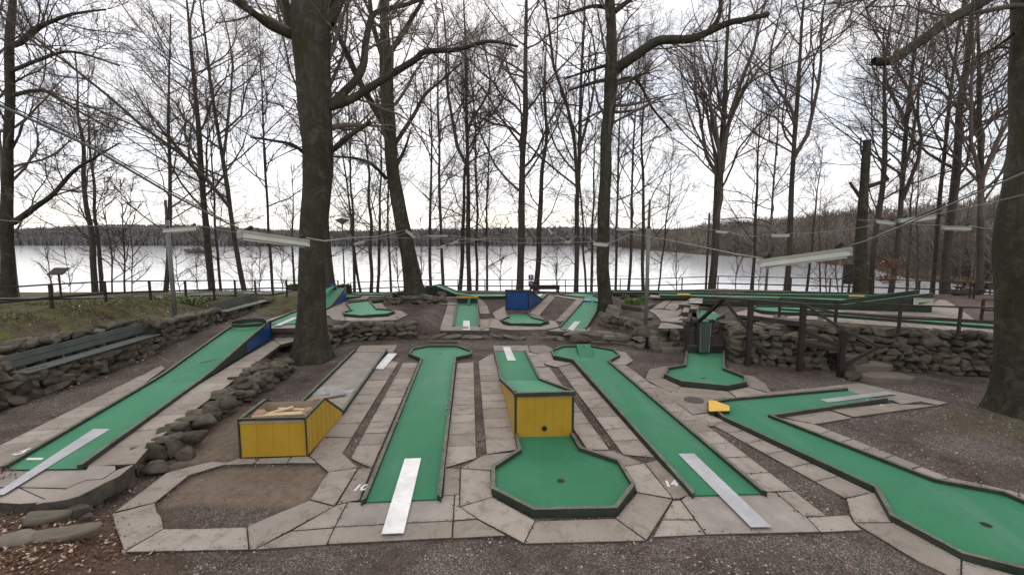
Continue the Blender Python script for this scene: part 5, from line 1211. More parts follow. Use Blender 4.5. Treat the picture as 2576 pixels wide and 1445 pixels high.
for s in (-1, 1):
    part('seat_plank', *beam(p + Vector((-.95, s*.72, .45)), p + Vector((.95, s*.72, .45)), .26, .04), M_TIMBER, pt_); part('cross_beam', *beam(p + Vector((s*.7, -.75, .4)), p + Vector((s*.7, .75, .4)), .05, .1), M_TIMBER, pt_)
    for r_ in (-1, 1): part('leg', *beam(p + Vector((s*.7, r_*.6, -.02)), p + Vector((s*.7, r_*.2, .74)), .06, .1), M_TIMBER, pt_)
# fallen dark trunks under the right trees
for k, (x, y, L_, a_, lb) in enumerate(((26.5, 25.2, 2.6, .3, 'nearer log lying under the trees at far right'), (29.5, 24.2, 3.2, -.2, 'longer log lying under the trees at far right'))):
    p = gp(x, y, .15); d_ = Vector((math.cos(a_), math.sin(a_), 0))*L_/2; tag(part('log', *tube([p - d_, p, p + d_], [.16, .17, .14], 9), M_BARKD, None, True), lb, 'log', 'logs')
# ================================================================== TREES
def norm(a): return a/np.maximum(np.linalg.norm(a, axis=-1, keepdims=True), 1e-9)
def grow(rg, start, d, L, r0, r1, ns, wob, trop):
    N = len(start); pts = np.zeros((N, ns+1, 3)); ds = np.zeros((N, ns+1, 3)); p = start.copy(); d = norm(d.copy()); pts[:, 0] = p; ds[:, 0] = d
    for i in range(ns):
        d = d + rg.normal(0, wob, (N, 3)); d[:, 2] += trop; d = norm(d); p = p + d*(L/ns)[:, None]; pts[:, i+1] = p; ds[:, i+1] = d
    t = np.linspace(0, 1, ns+1)[None]; rad = r0[:, None]*(1-t)**.9 + r1[:, None]*t
    return pts, rad, ds
def spawn(rg, pts, rad, ds, L, n, t0, t1, a0, a1, lf, rf, rmax, plane=.0):
    N, M = pts.shape[:2]; t = t0 + (t1-t0)*(np.arange(n)[None] + rg.random((N, n)))/n; s = t*(M-1); i = np.minimum(s.astype(int), M-2); f = s - i; k = np.arange(N)[:, None]
    g = lambda A: A[k, i]*(1-f)[..., None] + A[k, i+1]*f[..., None]
    p = g(pts); d = norm(g(ds)); r = rad[k, i]*(1-f) + rad[k, i+1]*f
    az = rg.random((N, n))*6.283; ax = norm(np.cross(d, np.where(np.abs(d[..., 2:3]) < .9, [[[0, 0, 1.]]], [[[1., 0, 0]]]))); bx = np.cross(d, ax)
    an = rg.uniform(a0, a1, (N, n)); perp = ax*np.cos(az)[..., None] + bx*np.sin(az)[..., None]
    nd = d*np.cos(an)[..., None] + perp*np.sin(an)[..., None]; nd[..., 2] += plane
    nl = L[:, None]*lf*(1.15 - .7*t)*rg.uniform(.65, 1.25, (N, n)); nr = np.minimum(r*rf*rg.uniform(.7, 1.05, (N, n)), rmax)
    F = lambda a: a.reshape(-1, *a.shape[2:]); return F(p), norm(F(nd)), F(nl), F(nr)
def tubes(pts, rad, K):
    N, M = pts.shape[:2]; d = np.zeros_like(pts); d[:, 1:-1] = pts[:, 2:] - pts[:, :-2]; d[:, 0] = pts[:, 1] - pts[:, 0]; d[:, -1] = pts[:, -1] - pts[:, -2]; d = norm(d)
    ref = np.where(np.abs(d[:, :1, 2:3]) < .8, [[[0, 0, 1.]]], [[[1., 0, 0]]]); a = norm(np.cross(d, np.broadcast_to(ref, d.shape))); b = np.cross(d, a)
    th = np.arange(K)*2*np.pi/K; V = pts[:, :, None] + rad[:, :, None, None]*(a[:, :, None]*np.cos(th)[None, None, :, None] + b[:, :, None]*np.sin(th)[None, None, :, None])
    I = np.arange(N*M*K).reshape(N, M, K); J = np.roll(I, -1, 2); q = np.stack([I[:, :-1], I[:, 1:], J[:, 1:], J[:, :-1]], -1).reshape(-1, 4)
    return V.reshape(-1, 3), q
class Buf:
    def __init__(s): s.V = []; s.q = []; s.n = 0
    def add(s, V, q): s.V.append(V); s.q.append(q + s.n); s.n += len(V)
    def make(s, name, m):
        me = bulk(name, np.concatenate(s.V), quads=np.concatenate(s.q), smooth=True); me.materials.append(m); return me
def twigs(rg, buf, pts, rad, ds, L, cfg, first=2):
    """side branches of the given limbs, level by level"""
    cur = (pts, rad, ds, L)
    for lv, c in enumerate(cfg):
        p, d, l, r = spawn(rg, *cur, c['n'], c.get('t0', .2), c.get('t1', 1), c.get('a0', .5), c.get('a1', 1.1), c['lf'], c.get('rf', .6), c.get('rmax', 9), c.get('pl', 0))
        r = np.maximum(r, c.get('rmin', .006)); k = (l > .12); p, d, l, r = p[k], d[k], l[k], r[k]
        P_, R_, D_ = grow(rg, p, d, l, r, np.maximum(r*.35, c.get('tip', .0035)), c.get('ns', 3), c.get('w', .22), c.get('tr', .05))
        buf.add(*tubes(P_, R_, c.get('K', 3))); cur = (P_, R_, D_, l)
def trunkmesh(rg, path, rad, K=14, flare=1.6, lump=.05, name='trunk', m=None, sub=5):
    path = np.asarray(path, float); n = len(path); t = np.linspace(0, n-1, (n-1)*sub+1); i = np.minimum(t.astype(int), n-2); f = t - i
    def cr(A):
        A = np.asarray(A, float); Am = A[np.maximum(i-1, 0)]; A0 = A[i]; A1 = A[i+1]; A2 = A[np.minimum(i+2, n-1)]; ff = f if A.ndim == 1 else f[:, None]
        return .5*((2*A0) + (-Am + A1)*ff + (2*Am - 5*A0 + 4*A1 - A2)*ff**2 + (-Am + 3*A0 - 3*A1 + A2)*ff**3)
    P_ = cr(path); R_ = np.maximum(cr(rad), .01); h = P_[:, 2] - P_[0, 2]
    V, q = tubes(P_[None], R_[None], K); V = V.reshape(len(P_), K, 3); th = np.arange(K)/K*2*np.pi; ph = rg.uniform(0, 6.28, 6)
    root = np.exp(-h/(.35 + R_[0]*.55))[:, None]*(flare-1)*(.55 + .6*np.maximum(0, np.sin(5*th + ph[0]) + .4*np.sin(3*th + ph[1])))[None]
    lum = lump*(np.sin(2*th[None] + h[:, None]*.9 + ph[2]) + .7*np.sin(3*th[None] - h[:, None]*1.7 + ph[3]) + .5*np.sin(h[:, None]*2.9 + ph[4]))
    V = P_[:, None] + (V - P_[:, None])*(1 + root + lum)[..., None]
    return V.reshape(-1, 3), q, P_, R_
CFG_TALL = [dict(n=8, lf=.54, a0=.45, a1=1.0, ns=5, w=.13, tr=.04, K=4, rf=.6, rmin=.013, t0=.15), dict(n=7, lf=.56, a0=.4, a1=1.0, ns=3, w=.16, tr=.02, K=3, rf=.55, rmin=.0065, tip=.004), dict(n=5, lf=.8, a0=.35, a1=1.0, ns=2, w=.17, tr=.0, K=3, rf=.6, rmin=.0045, tip=.003)]
def proto_tree(seed, H, r, start, n1, ll=.36, a0=.6, a1=1.15, tr=.075, wander=.02, cfg=None, m=None, lowtwigs=0, forks=0, flare=1.5):
    rg = np.random.default_rng(seed); cfg = cfg or CFG_TALL
    k = 9; z = np.linspace(0, H, k); path = np.stack([np.cumsum(rg.normal(0, wander*H/k*1.6, k)), np.cumsum(rg.normal(0, wander*H/k*1.6, k)), z], -1); path[:, :2] -= path[0, :2]; path[0, 2] = -.5
    tt = z/H; rad = r*(1 - .55*tt - .40*tt**3); rad[-1] = .03
    V, q, PP, RR = trunkmesh(rg, path, rad, 10, flare); tb = Buf(); tb.add(V, q)
    cb = Buf(); M = len(PP); sel = np.linspace(0, M-1, 14).astype(int); pts = PP[sel][None]; rd = RR[sel][None]; ds = norm(np.gradient(PP[sel], axis=0))[None]
    p, d, l, rr = spawn(rg, pts, rd, ds, np.array([H]), n1, start, .98, a0, a1, ll, .42, r*.36); rr = np.maximum(rr, .03)
    if forks:
        p2, d2, l2, r2 = spawn(rg, pts, rd, ds, np.array([H]), forks, start*.9, start + .22, .3, .5, ll*1.35, .75, r*.7); p, d, l, rr = np.concatenate([p, p2]), np.concatenate([d, d2]), np.concatenate([l, l2]), np.concatenate([rr, r2])
    A = grow(rg, p, d, l, rr, np.maximum(rr*.25, .012), 7, .15, tr); cb.add(*tubes(A[0], A[1], 5)); twigs(rg, cb, A[0], A[1], A[2], l, cfg)
    if lowtwigs:
        p, d, l, rr = spawn(rg, pts, rd, ds, np.array([H]), lowtwigs, .08, start + .1, .9, 1.6, .15, .12, .03); A = grow(rg, p, d, l, np.maximum(rr, .012), np.full(len(p), .005), 6, .26, .03); cb.add(*tubes(A[0], A[1], 3)); twigs(rg, cb, A[0], A[1], A[2], l, cfg[1:])
    return tb.make('trunk', m or M_BARKD), cb.make('crown', M_TWIG)
CFG_SLIM = [dict(n=7, lf=.5, a0=.4, a1=1.0, ns=4, w=.2, tr=.05, K=3, rf=.6, rmin=.009), dict(n=6, lf=.5, a0=.5, a1=1.2, ns=3, w=.25, tr=.03, K=3, rmin=.006, tip=.004), dict(n=4, lf=.6, a0=.4, a1=1.1, ns=3, w=.28, K=3, rmin=.005)]
PR_ = {}
for i in range(5): PR_['tall%d' % i] = proto_tree(100+i, 25, (.32, .26, .30, .23, .26)[i], .26 + .03*i, 20, .40, .65, 1.2, lowtwigs=20, forks=(0, 2, 3, 0, 2)[i])
PR_['v0'] = proto_tree(120, 22, .30, .26, 12, .44, .5, .95, .09, forks=6); PR_['v1'] = proto_tree(121, 23, .28, .25, 14, .44, .6, 1.1, .07, forks=4)
for i in range(4): PR_['slim%d' % i] = proto_tree(140+i, 14, .125, .2, 16, .34, .5, 1.0, .06, .03, CFG_SLIM, lowtwigs=6)
for i in range(2): PR_['sap%d' % i] = proto_tree(150+i, 6.5, .05, .12, 13, .32, .4, .9, .06, .04, CFG_SLIM[1:])
for i in range(2): PR_['birch%d' % i] = proto_tree(160+i, 22, .2, .22, 22, .24, .6, 1.1, .0, .02, [dict(n=8, lf=.5, ns=5, w=.15, tr=-.04, K=3, rmin=.01), dict(n=7, lf=.55, ns=4, w=.18, tr=-.10, K=3, rmin=.006), dict(n=5, lf=.7, ns=3, w=.2, tr=-.12, K=3, rmin=.005)], M_BIRCH)
PR_['stump'] = None
def tree(kind, Dx, Y, label, scale=1.0, width=None, lean=(0, 0), rz=None, group='bare trees beyond the fence', cat='tree', wz=None, X=None):
    """Dx: where the foot stands in the photograph, Y: distance"""
    x = (Dx - 1288)/FOC*Y*1.012 if X is None else X; z = T(x, Y) if wz is None else wz
    t_ = empty('bare_tree', (x, Y, z - .05), label, cat, group); a_, b_ = PR_[kind]
    k = (width or 1.0)*(.92 if kind.startswith(('tall', 'v')) else .85)
    for n_, me in (('trunk', a_), ('crown', b_)):
        c_ = link(n_, me, None, t_)
        if n_ == 'trunk': c_.scale = (k, k, 1)
    s = scale; t_.scale = (s, s, s); t_.rotation_euler = (lean[1], lean[0], random.uniform(0, 6.28) if rz is None else rz)
    return t_
random.seed(77)
# lakeside row, left to right; width is the trunk thickness relative to the kind
tree('slim0', 245, 26.5, 'stout stem of the multi-stemmed clump by the lectern sign', 1.0, 1.5); tree('slim1', 262, 26.8, 'second stem of the multi-stemmed clump by the lectern sign', .95, 1.1, (.08, 0)); tree('sap0', 285, 27, 'thin pole sapling right of the multi-stemmed clump at left', 1.1); tree('sap1', 318, 28, 'crooked sapling between the clump and the leaning tree at left', 1.15, 1.2, (-.06, 0)); tree('sap0', 335, 28.5, 'thinnest straight sapling left of the leaning tree', 1.1, .8, (.05, 0))
tree('slim2', 418, 28.5, 'slender tree leaning left beside the metal pole at left', 1.25, 1.1, (-.11, 0)); tree('tall0', 538, 32, 'straight dark tree standing left of the twisted pair behind the road', .95, .85); tree('slim3', 562, 33, 'slender tree right behind the straight dark tree at left', 1.15, .8)
tree('tall1', 622, 32, 'dark tree leaning left, nearest left of the thick mossy trunk', .95, .75, (-.09, 0)); tree('tall3', 688, 34, 'straight medium tree just left of the thick mossy trunk', .85, .62); tree('tall2', 838, 30.5, 'wide dark trunk half hidden behind the thick mossy trunk', 1.0, 1.25)
tree('slim1', 893, 33, 'straight thin tree right of the park lamp', 1.15, .9); tree('slim2', 913, 33.5, 'thin tree leaning left right of the park lamp', 1.05, .95, (-.08, 0)); tree('slim0', 932, 34, 'forked stem in the clump left of the leaning beech', 1.1, 1.3); tree('slim3', 948, 34.4, 'right stem of the clump left of the leaning beech', 1.15, 1.0, (.05, 0)); tree('slim2', 986, 34.5, 'slim tree close left of the leaning beech', 1.0, .9)
tree('slim1', 1087, 34.5, 'thin tree nearest right of the leaning beech', 1.25, 1.0, (-.02, 0)); tree('tall3', 1117, 34, 'medium straight tree right of the leaning beech', .9, .68); tree('slim3', 1155, 35, 'slender tree between the two medium trees right of the hump lane', 1.3, 1.2, (.04, 0)); tree('tall4', 1182, 33.8, 'dark straight tree behind the green hump end', .98, .78); tree('slim0', 1199, 34.6, 'thin tree tight against the dark straight tree behind the hump', 1.2, .9); tree('slim2', 1226, 35, 'thin tree leaning right, left of the blue box', 1.1, .8, (.12, 0))
tree('tall0', 1307, 33.2, 'tall straight tree left of the parking sign', 1.05, .92, (-.03, 0)); tree('slim3', 1344, 34.2, 'crooked slim tree carrying low twigs behind the parking sign', 1.35, 1.6); tree('tall1', 1448, 33.0, 'dark straight tree behind the pale blue wedges', 1.02, .78); tree('slim0', 1473, 34, 'left stem of the V-shaped pair behind the mossy trunk', 1.0, .9, (-.09, 0)); tree('slim1', 1487, 34.2, 'right stem of the V-shaped pair behind the mossy trunk', 1.05, 1.0, (.07, 0))
tree('tall3', 1547, 32.6, 'medium tree nearest right of the mossy trunk', .8, .62); tree('slim2', 1577, 33, 'thin tree between mossy trunk and grey metal pole', 1.25, .9); tree('slim3', 1618, 33.5, 'slim tree right behind the grey metal pole', 1.3, 1.0, (.02, 0))
tree('v0', 1787, 30.6, 'big tree dividing into a fan of upright stems right of the wooden pole', 1.0, .95, (.02, 0)); tree('sap1', 1848, 31, 'small bush-like sapling right of the fan-shaped tree', .8, 1.0); tree('slim1', 1885, 31.5, 'slim pale tree with fine twigs right of the fan-shaped tree', 1.1, 1.0); tree('birch1', 1922, 31, 'birch with drooping twigs left of the tall straight right tree', .78, .7)
tree('tall4', 1974, 29.5, 'tall straight tree with raised arms right of the birch', .95, .82, (-.03, 0)); tree('sap0', 1905, 30, 'thin sapling by the fence below the right hanging light', .6); tree('sap1', 2075, 29, 'low forked bush left of the broken trunk', .75, 1.3, (-.05, 0)); tree('sap0', 2108, 29, 'low curved bush close to the broken trunk', .7, 1.3, (.1, 0))
tree('slim2', 2186, 28.6, 'brown straight tree right behind the broken trunk', 1.35, 1.35); tree('tall2', 2234, 28, 'tree with rusty leaf tufts on its trunk at right', .85, .72); tree('tall3', 2340, 29, 'left one of the close pair of trees at far right', .95, .7); tree('tall0', 2373, 28.2, 'right one of the close pair of trees at far right', .95, .95); tree('v1', 2458, 25.5, 'pale bent tree with spreading boughs left of the big dark trunk', .85, .8, (.08, 0))
tree('birch0', 46, 21.5, 'white barked birch at the left edge', 1.0, .75)
SAPL = ['thin tree on the slope right of the grey metal pole', 'low twiggy sapling between the grey metal pole and the wooden pole', 'slim tree on the slope between the tall straight tree and the broken trunk', 'thin slope tree just left of the low forked bush', 'slim tree behind the broken trunk', 'slim tree right of the trunk with rusty leaf tufts', 'thin slope tree left of the close pair', 'tree filling the gap right of the close pair', 'tree behind the pale bent tree at far right', 'thin tree behind the big dark trunk', 'sapling right of the lectern sign', 'sapling left behind the lectern sign', 'sapling right of the left metal pole', 'sapling left of the straight dark tree', 'sapling right of the left-leaning dark tree', 'second sapling right of the left-leaning dark tree', 'sapling left of the thick mossy trunk', 'slim tree hidden beside the thick mossy trunk', 'sapling behind the leaning beech', 'sapling right behind the leaning beech', 'sapling left of the blue box', 'sapling right of the parking sign', 'slim tree hidden behind the tall mossy beech']
for k, (dx, Y_, kd) in enumerate(((1650, 38, 'slim0'), (1700, 39, 'sap1'), (2020, 37, 'slim3'), (2060, 41, 'slim1'), (2130, 39, 'slim2'), (2280, 36, 'slim0'), (2310, 42, 'slim3'), (2400, 40, 'slim2'), (2490, 43, 'slim3'), (2560, 38, 'slim1'), (180, 33, 'sap0'), (140, 34, 'sap1'), (460, 36, 'sap0'), (500, 37, 'sap1'), (640, 37, 'sap0'), (655, 36, 'sap1'), (720, 38, 'sap0'), (745, 37, 'slim2'), (1010, 38, 'sap0'), (1060, 38, 'sap1'), (1260, 39, 'sap0'), (1400, 39, 'sap1'), (1520, 38, 'slim2'))):
    tree(kd, dx, Y_, SAPL[k], random.uniform(.8, 1.1), random.uniform(.8, 1.2), (random.uniform(-.06, .06), random.uniform(-.05, .05)), group='saplings on the lake slope')
# ---- trees modelled one by one
def portrait(label, Y, trunk, limbs, seed, flare=1.5, extra=0, cfg=None, K=18, lump=.05, droop=0, m=None, z0=None, auto_t=(.5, .98), autolen=.3):
    """trunk: (Dx, Dy, width) measured up the stem; limbs: list of (points (Dx, Dy, dY), w0, w1)"""
    cfg = cfg or [dict(CFG_TALL[0], n=6), dict(CFG_TALL[1], n=5), dict(CFG_TALL[2], n=4)]
    rg = np.random.default_rng(seed); W = [PV('Z', x, y, Y) for x, y, _ in trunk]; base = W[0].copy()
    t_ = empty('bare_tree', base, label, 'tree', 'big beeches on the course'); loc = np.array(base)
    path = np.array([list(p) for p in W]) - loc; rad = np.array([w_*Y/FOC/2 for _, _, w_ in trunk]); path[0, 2] -= .3
    V, q, PP, RR = trunkmesh(rg, path, rad, K, flare, lump); tb = Buf(); tb.add(V, q); cb = Buf(); cfg = cfg or CFG_TALL
    for pts, w0, w1, *bare in limbs:
        L_ = np.array([list(PV('Z', x, y, Y + dy)) for x, y, dy in pts]) - loc; n_ = len(L_); rr = np.linspace(w0, w1, n_)*Y/FOC/2
        V, q, lp_, lr_ = trunkmesh(rg, L_, rr, 10, 1.0, .03); tb.add(V, q); sel = np.linspace(0, len(lp_)-1, 12).astype(int)
        A = lp_[sel][None]; Ln = np.array([np.linalg.norm(np.diff(lp_, axis=0), axis=1).sum()])
        if bare: continue
        c2 = [dict(n=int(5 + Ln[0]*1.0), lf=.42, a0=.4, a1=1.0, ns=6, w=.13, tr=.04 - droop, K=4, rf=.4, rmax=.045, rmin=.014, t0=.15)] + [dict(c, tr=c.get('tr', 0) - droop) for c in cfg]
        twigs(rg, cb, A, lr_[sel][None], norm(np.gradient(lp_[sel], axis=0))[None], Ln, c2)
    if extra:
        sel = np.linspace(0, len(PP)-1, 14).astype(int); ds = norm(np.gradient(PP[sel], axis=0))[None]; Hh_ = np.array([PP[-1, 2]])
        p, d, l, rr = spawn(rg, PP[sel][None], RR[sel][None], ds, Hh_, extra, auto_t[0], auto_t[1], .6, 1.2, autolen, .35, .12); A = grow(rg, p, d, l, np.maximum(rr, .04), np.full(len(p), .012), 7, .16, .06 - droop); cb.add(*tubes(A[0], A[1], 5)); twigs(rg, cb, A[0], A[1], A[2], l, [dict(c, tr=c.get('tr', 0) - droop) for c in cfg])
    link('trunk', tb.make('trunk', m or M_BARK), None, t_); link('crown', cb.make('crown', M_TWIG), None, t_); return t_
portrait('thickest mossy beech trunk left of centre beside the low wall', 16.6,
 [(785, 905, 82), (784, 860, 73), (784, 780, 67), (784, 700, 64), (787, 600, 63), (795, 500, 66), (801, 385, 68), (792, 280, 75), (788, 200, 82), (784, 80, 88), (782, -20, 80), (790, -140, 56), (795, -300, 30)],
 [([(830, 268, 0), (883, 250, -.3), (963, 200, -.8), (1042, 152, -1.2), (1069, 130, -1.3), (1149, 125, -1.6), (1229, 104, -2), (1302, 117, -2.4)], 22, 5),
  ([(835, 262, .2), (907, 184, .8), (920, 106, 1.2), (933, 48, 1.5), (957, 27, 1.7), (1016, 13, 2), (1080, -8, 2.4)], 21, 8), ([(833, 380, 0), (869, 348, -.3), (909, 322, -.5), (933, 306, -.6)], 13, 9),
  ([(742, 90, 0), (683, 66, -.6), (643, 37, -1.2), (600, 5, -1.7), (540, -40, -2.3)], 22, 10), ([(745, 75, .3), (723, 32, .6), (708, -10, .8), (680, -90, 1.2)], 34, 20), ([(826, 60, .2), (848, 13, .5), (870, -60, .8), (900, -160, 1.2)], 32, 18),
  ([(768, 388, 0), (736, 364, -.5), (683, 353, -1.1), (630, 345, -1.6)], 9, 4)], 201, 1.62, 12, K=26, lump=.035)
portrait('leaning beech rising from the ring of stones', 26.4,
 [(1046, 752, 55.8), (1040, 715, 46.8), (1031, 662, 42.3), (1016, 582, 36.9), (1000, 502, 31.5), (989, 436, 30.6), (983, 369, 31.5), (976, 266, 29.7), (970, 160, 29.7), (968, 80, 22.5), (964, 0, 18.0), (960, -120, 9.0)],
 [([(962, 308, 0), (909, 213, -1), (872, 133, -1.8), (848, 80, -2.2), (820, 10, -2.8)], 16, 8), ([(995, 360, 0), (1042, 287, .6), (1069, 239, 1), (1114, 200, 1.4), (1162, 157, 1.8)], 11, 4),
  ([(968, 160, 0), (939, 66, .5), (930, 0, .8), (920, -80, 1)], 14, 7), ([(980, 135, 0), (1010, 88, -.6), (1056, 13, -1.2), (1090, -50, -1.6)], 13, 6), ([(973, 449, 0), (936, 414, -.8), (896, 398, -1.4), (838, 394, -2)], 9, 4), ([(996, 420, .2), (1020, 370, .5), (1035, 320, .9)], 10, 3)], 202, 1.55, 14)
portrait('tall mossy beech with one huge bough sweeping right', 25.2,
 [(1522, 786, 43.7), (1521, 740, 35.1), (1516, 662, 31.3), (1518, 582, 29.4), (1520, 502, 29.4), (1524, 422, 29.4), (1525, 343, 27.5), (1530, 300, 27.5), (1535, 239, 28.5), (1537, 173, 28.5), (1538, 80, 24.7), (1534, 0, 22.8), (1528, -120, 11.4)],
 [([(1545, 176, 0), (1593, 144, -.6), (1649, 106, -1.2), (1686, 100, -1.6), (1739, 98, -2), (1779, 82, -2.4), (1832, 58, -3), (1872, 50, -3.4), (1935, 36, -4)], 24, 9), ([(1779, 82, -2.4), (1808, 45, -2.6), (1812, -5, -2.8)], 11, 6), ([(1530, 163, 0), (1475, 180, .5), (1420, 198, .9)], 9, 4), ([(1526, 200, 0), (1470, 214, -.6), (1430, 228, -1)], 9, 4),
  ([(1545, 30, 0), (1590, -5, .4), (1640, -50, .8)], 14, 7), ([(1527, 20, 0), (1490, 16, -.6), (1430, 35, -1.2), (1390, 48, -1.6)], 10, 4), ([(1550, 205, .2), (1600, 200, .6), (1640, 270, 1), (1690, 330, 1.4)], 9, 4)], 203, 1.35, 14, droop=.02)
portrait('huge dark mossy trunk cut by the right edge', 11.4,
 [(2574, 1052, 138.0), (2578, 1000, 117.8), (2582, 900, 108.6), (2582, 700, 112.2), (2584, 560, 115.9), (2594, 430, 95.7), (2602, 300, 84.6), (2606, 150, 84.6), (2606, 0, 81.0), (2602, -200, 55.2), (2598, -380, 27.6)],
 [([(2560, -90, 0), (2500, -14, -.5), (2396, 45, -1), (2330, 93, -1.2), (2276, 130, -1.4), (2236, 154, -1.5), (2197, 153, -1.5)], 24, 15, 1), ([(2552, 20, 0), (2500, 22, .3), (2434, 56, .7)], 9, 3), ([(2550, 85, 0), (2510, 115, .4), (2440, 150, .9), (2380, 175, 1.3)], 8, 2),
  ([(2540, -150, 0), (2420, -140, -1.2), (2280, -60, -2.2), (2180, 20, -2.8)], 14, 3), ([(2530, -200, .5), (2380, -190, 2), (2240, -110, 3.2), (2130, -20, 4.2)], 13, 3), ([(2550, 120, 1), (2480, 130, 1.6), (2400, 210, 2.2)], 7, 2)], 204, 1.38, 5, K=30, lump=.04, droop=.09, auto_t=(.62, .95), autolen=.5)
portrait('dark beech at the left edge with a long rising bough', 21.0,
 [(20, 752, 36), (20, 700, 28), (17, 555, 23), (20, 400, 20), (25, 250, 18), (24, 100, 16), (32, 0, 14), (30, -150, 8)],
 [([(34, 560, 0), (90, 520, -.5), (133, 489, -.8), (186, 430, -1.2), (239, 396, -1.5), (300, 360, -1.8)], 14, 3), ([(20, 116, 0), (53, 106, -1.2), (85, 75, -1.8), (133, 53, -2.6), (186, 35, -3.2), (266, 24, -4)], 14, 3), ([(30, 240, 0), (110, 228, -1), (190, 275, -2), (290, 330, -3)], 10, 3), ([(26, 180, 0), (100, 150, -1.6), (180, 130, -2.6), (300, 165, -3.6)], 9, 3)], 205, 1.4, 7, auto_t=(.25, .95), autolen=.3)
# broken trunk on the right
rg = np.random.default_rng(9); bt = empty('dead_tree', PV('Z', 2165, 745, 25.6), 'broken off dead trunk with stub branches at right', 'tree'); lc = np.array(bt.location); BUF = Buf()
W = np.array([list(PV('Z', x, y, 25.6)) for x, y in ((2165, 750), (2163, 680), (2166, 600), (2170, 520), (2176, 440), (2181, 352))]) - lc; V, q, _, _ = trunkmesh(rg, W, np.array([33, 25, 24, 22, 19, 16])*25.6/FOC/2, 14, 1.5, .05); BUF.add(V, q)
for pts, w0, w1 in (([(2170, 505), (2152, 480), (2138, 458)], 8, 6), ([(2182, 470), (2205, 462), (2233, 452)], 11, 8), ([(2233, 452), (2222, 430), (2226, 412), (2240, 400)], 8, 5), ([(2178, 400), (2166, 380), (2166, 345)], 6, 3)):
    L_ = np.array([list(PV('Z', x, y, 25.6)) for x, y in pts]) - lc; V, q, _, _ = trunkmesh(rg, L_, np.linspace(w0, w1, len(pts))*25.6/FOC/2, 8, 1.0, .04); BUF.add(V, q)
link('trunk', BUF.make('trunk', M_BARK), None, bt)
# ================================================================== HANGING LIGHTS AND CABLES
def fixture(label, p, q, w_=.17):
    p, q = Vector(p), Vector(q); d = (q-p).normalized(); o_ = empty('hanging_light', (p+q)/2, label, 'light fixture', 'fluorescent lights on cables'); s = d.cross(Vector((0, 0, 1))).normalized(); u_ = s.cross(d)
    def prism(prof, m, name, e=0):
        V = []; 
        for c in (p - d*e, q + d*e): V += [c + s*x + u_*z for x, z in prof]
        n_ = len(prof); return part(name, V, [tuple(range(n_-1, -1, -1)), tuple(range(n_, 2*n_))] + [(i, (i+1) % n_, n_ + (i+1) % n_, n_ + i) for i in range(n_)], m, o_)
    hs = prism([(-w_*.28, .02), (w_*.28, .02), (w_*.28, .075), (-w_*.28, .075)], M_FIX, 'housing', .02)
    prism([(-w_*.5, -.045), (w_*.5, -.045), (w_*.29, .019), (-w_*.29, .019)], M_FIXR, 'reflector')
    for c in (p, q): part('end_cap', *beam(c - d*.012 + u_*.0, c + d*.012 + u_*.0, w_*.72, .1), M_TRIM, o_)
    part('lamp_tube', *tube([p + d*.05 - u_*.06, q - d*.05 - u_*.06], .016, 8), M_WHITE, o_, True)
    for c in (p + d*.12, q - d*.12): part('clamp', *beam(c + u_*.06 - d*.05, c + u_*.14 + d*.05, .06, .05), M_BLACK, hs)
    return o_
def cable(label, pts, r, m=None, beads=0):
    o_ = part('cable', *tube(pts, r, 6), m or M_CABLE, None, True); tag(o_, label, 'cable', 'overhead cables')
def sag(p, q, s, n=8): return [Vector(p).lerp(Vector(q), k/n) - Vector((0, 0, 4*s*(k/n)*(1-k/n))) for k in range(n+1)]
Zp = lambda x, y, Y: PV('Z', x, y, Y)
a0, a1 = Zp(604, 590, 6.6), Zp(772, 613, 7.6); fixture('nearest hanging light in front of the thick trunk', a0, a1)
c0 = a0 + Vector((-.02, 0, .1)); cable('thick grey tube cable running from the near left light to top left', [c0, Zp(560, 555, 6.2), Zp(425, 485, 5.2), Zp(220, 365, 4.3), Zp(0, 265, 3.7), Zp(-300, 120, 3.1)], .013, M_POLE)
cable('thin black wire above the thick left tube cable', [c0 + Vector((0, 0, .05)), Zp(560, 551, 6.2), Zp(425, 478, 5.2), Zp(220, 357, 4.3), Zp(0, 256, 3.7)], .006, M_BLACK)
b0, b1 = Zp(1914, 664, 7.0), Zp(2140, 634, 6.2); fixture('large hanging light in front of the lake at right', b0, b1)
c1 = b1 + Vector((0, 0, .1)); cable('thick grey tube cable rising from the right light to the right edge', [c1, Zp(2180, 605, 5.9), Zp(2300, 555, 5.2), Zp(2440, 492, 4.6), Zp(2620, 415, 4.1)], .010, M_POLE)
cable('thin black wire above the thick right tube cable', [c1 + Vector((0, 0, .04)), Zp(2300, 549, 5.2), Zp(2440, 486, 4.6), Zp(2620, 408, 4.1)], .006, M_BLACK)
t3a = Zp(1585, 588, 24.4); cable('cable from the left end of the right light to the mossy beech', [b0 + Vector((0, 0, .1)), Zp(1860, 640, 8.5), Zp(1740, 615, 12), Zp(1620, 592, 20), t3a], .011)
cable('pale cable from the near left light to the leaning beech', [a1 + Vector((0, 0, .1)), Zp(815, 606, 9), Zp(865, 600, 13), Zp(950, 594, 20), Zp(1020, 578, 25.6)], .016)
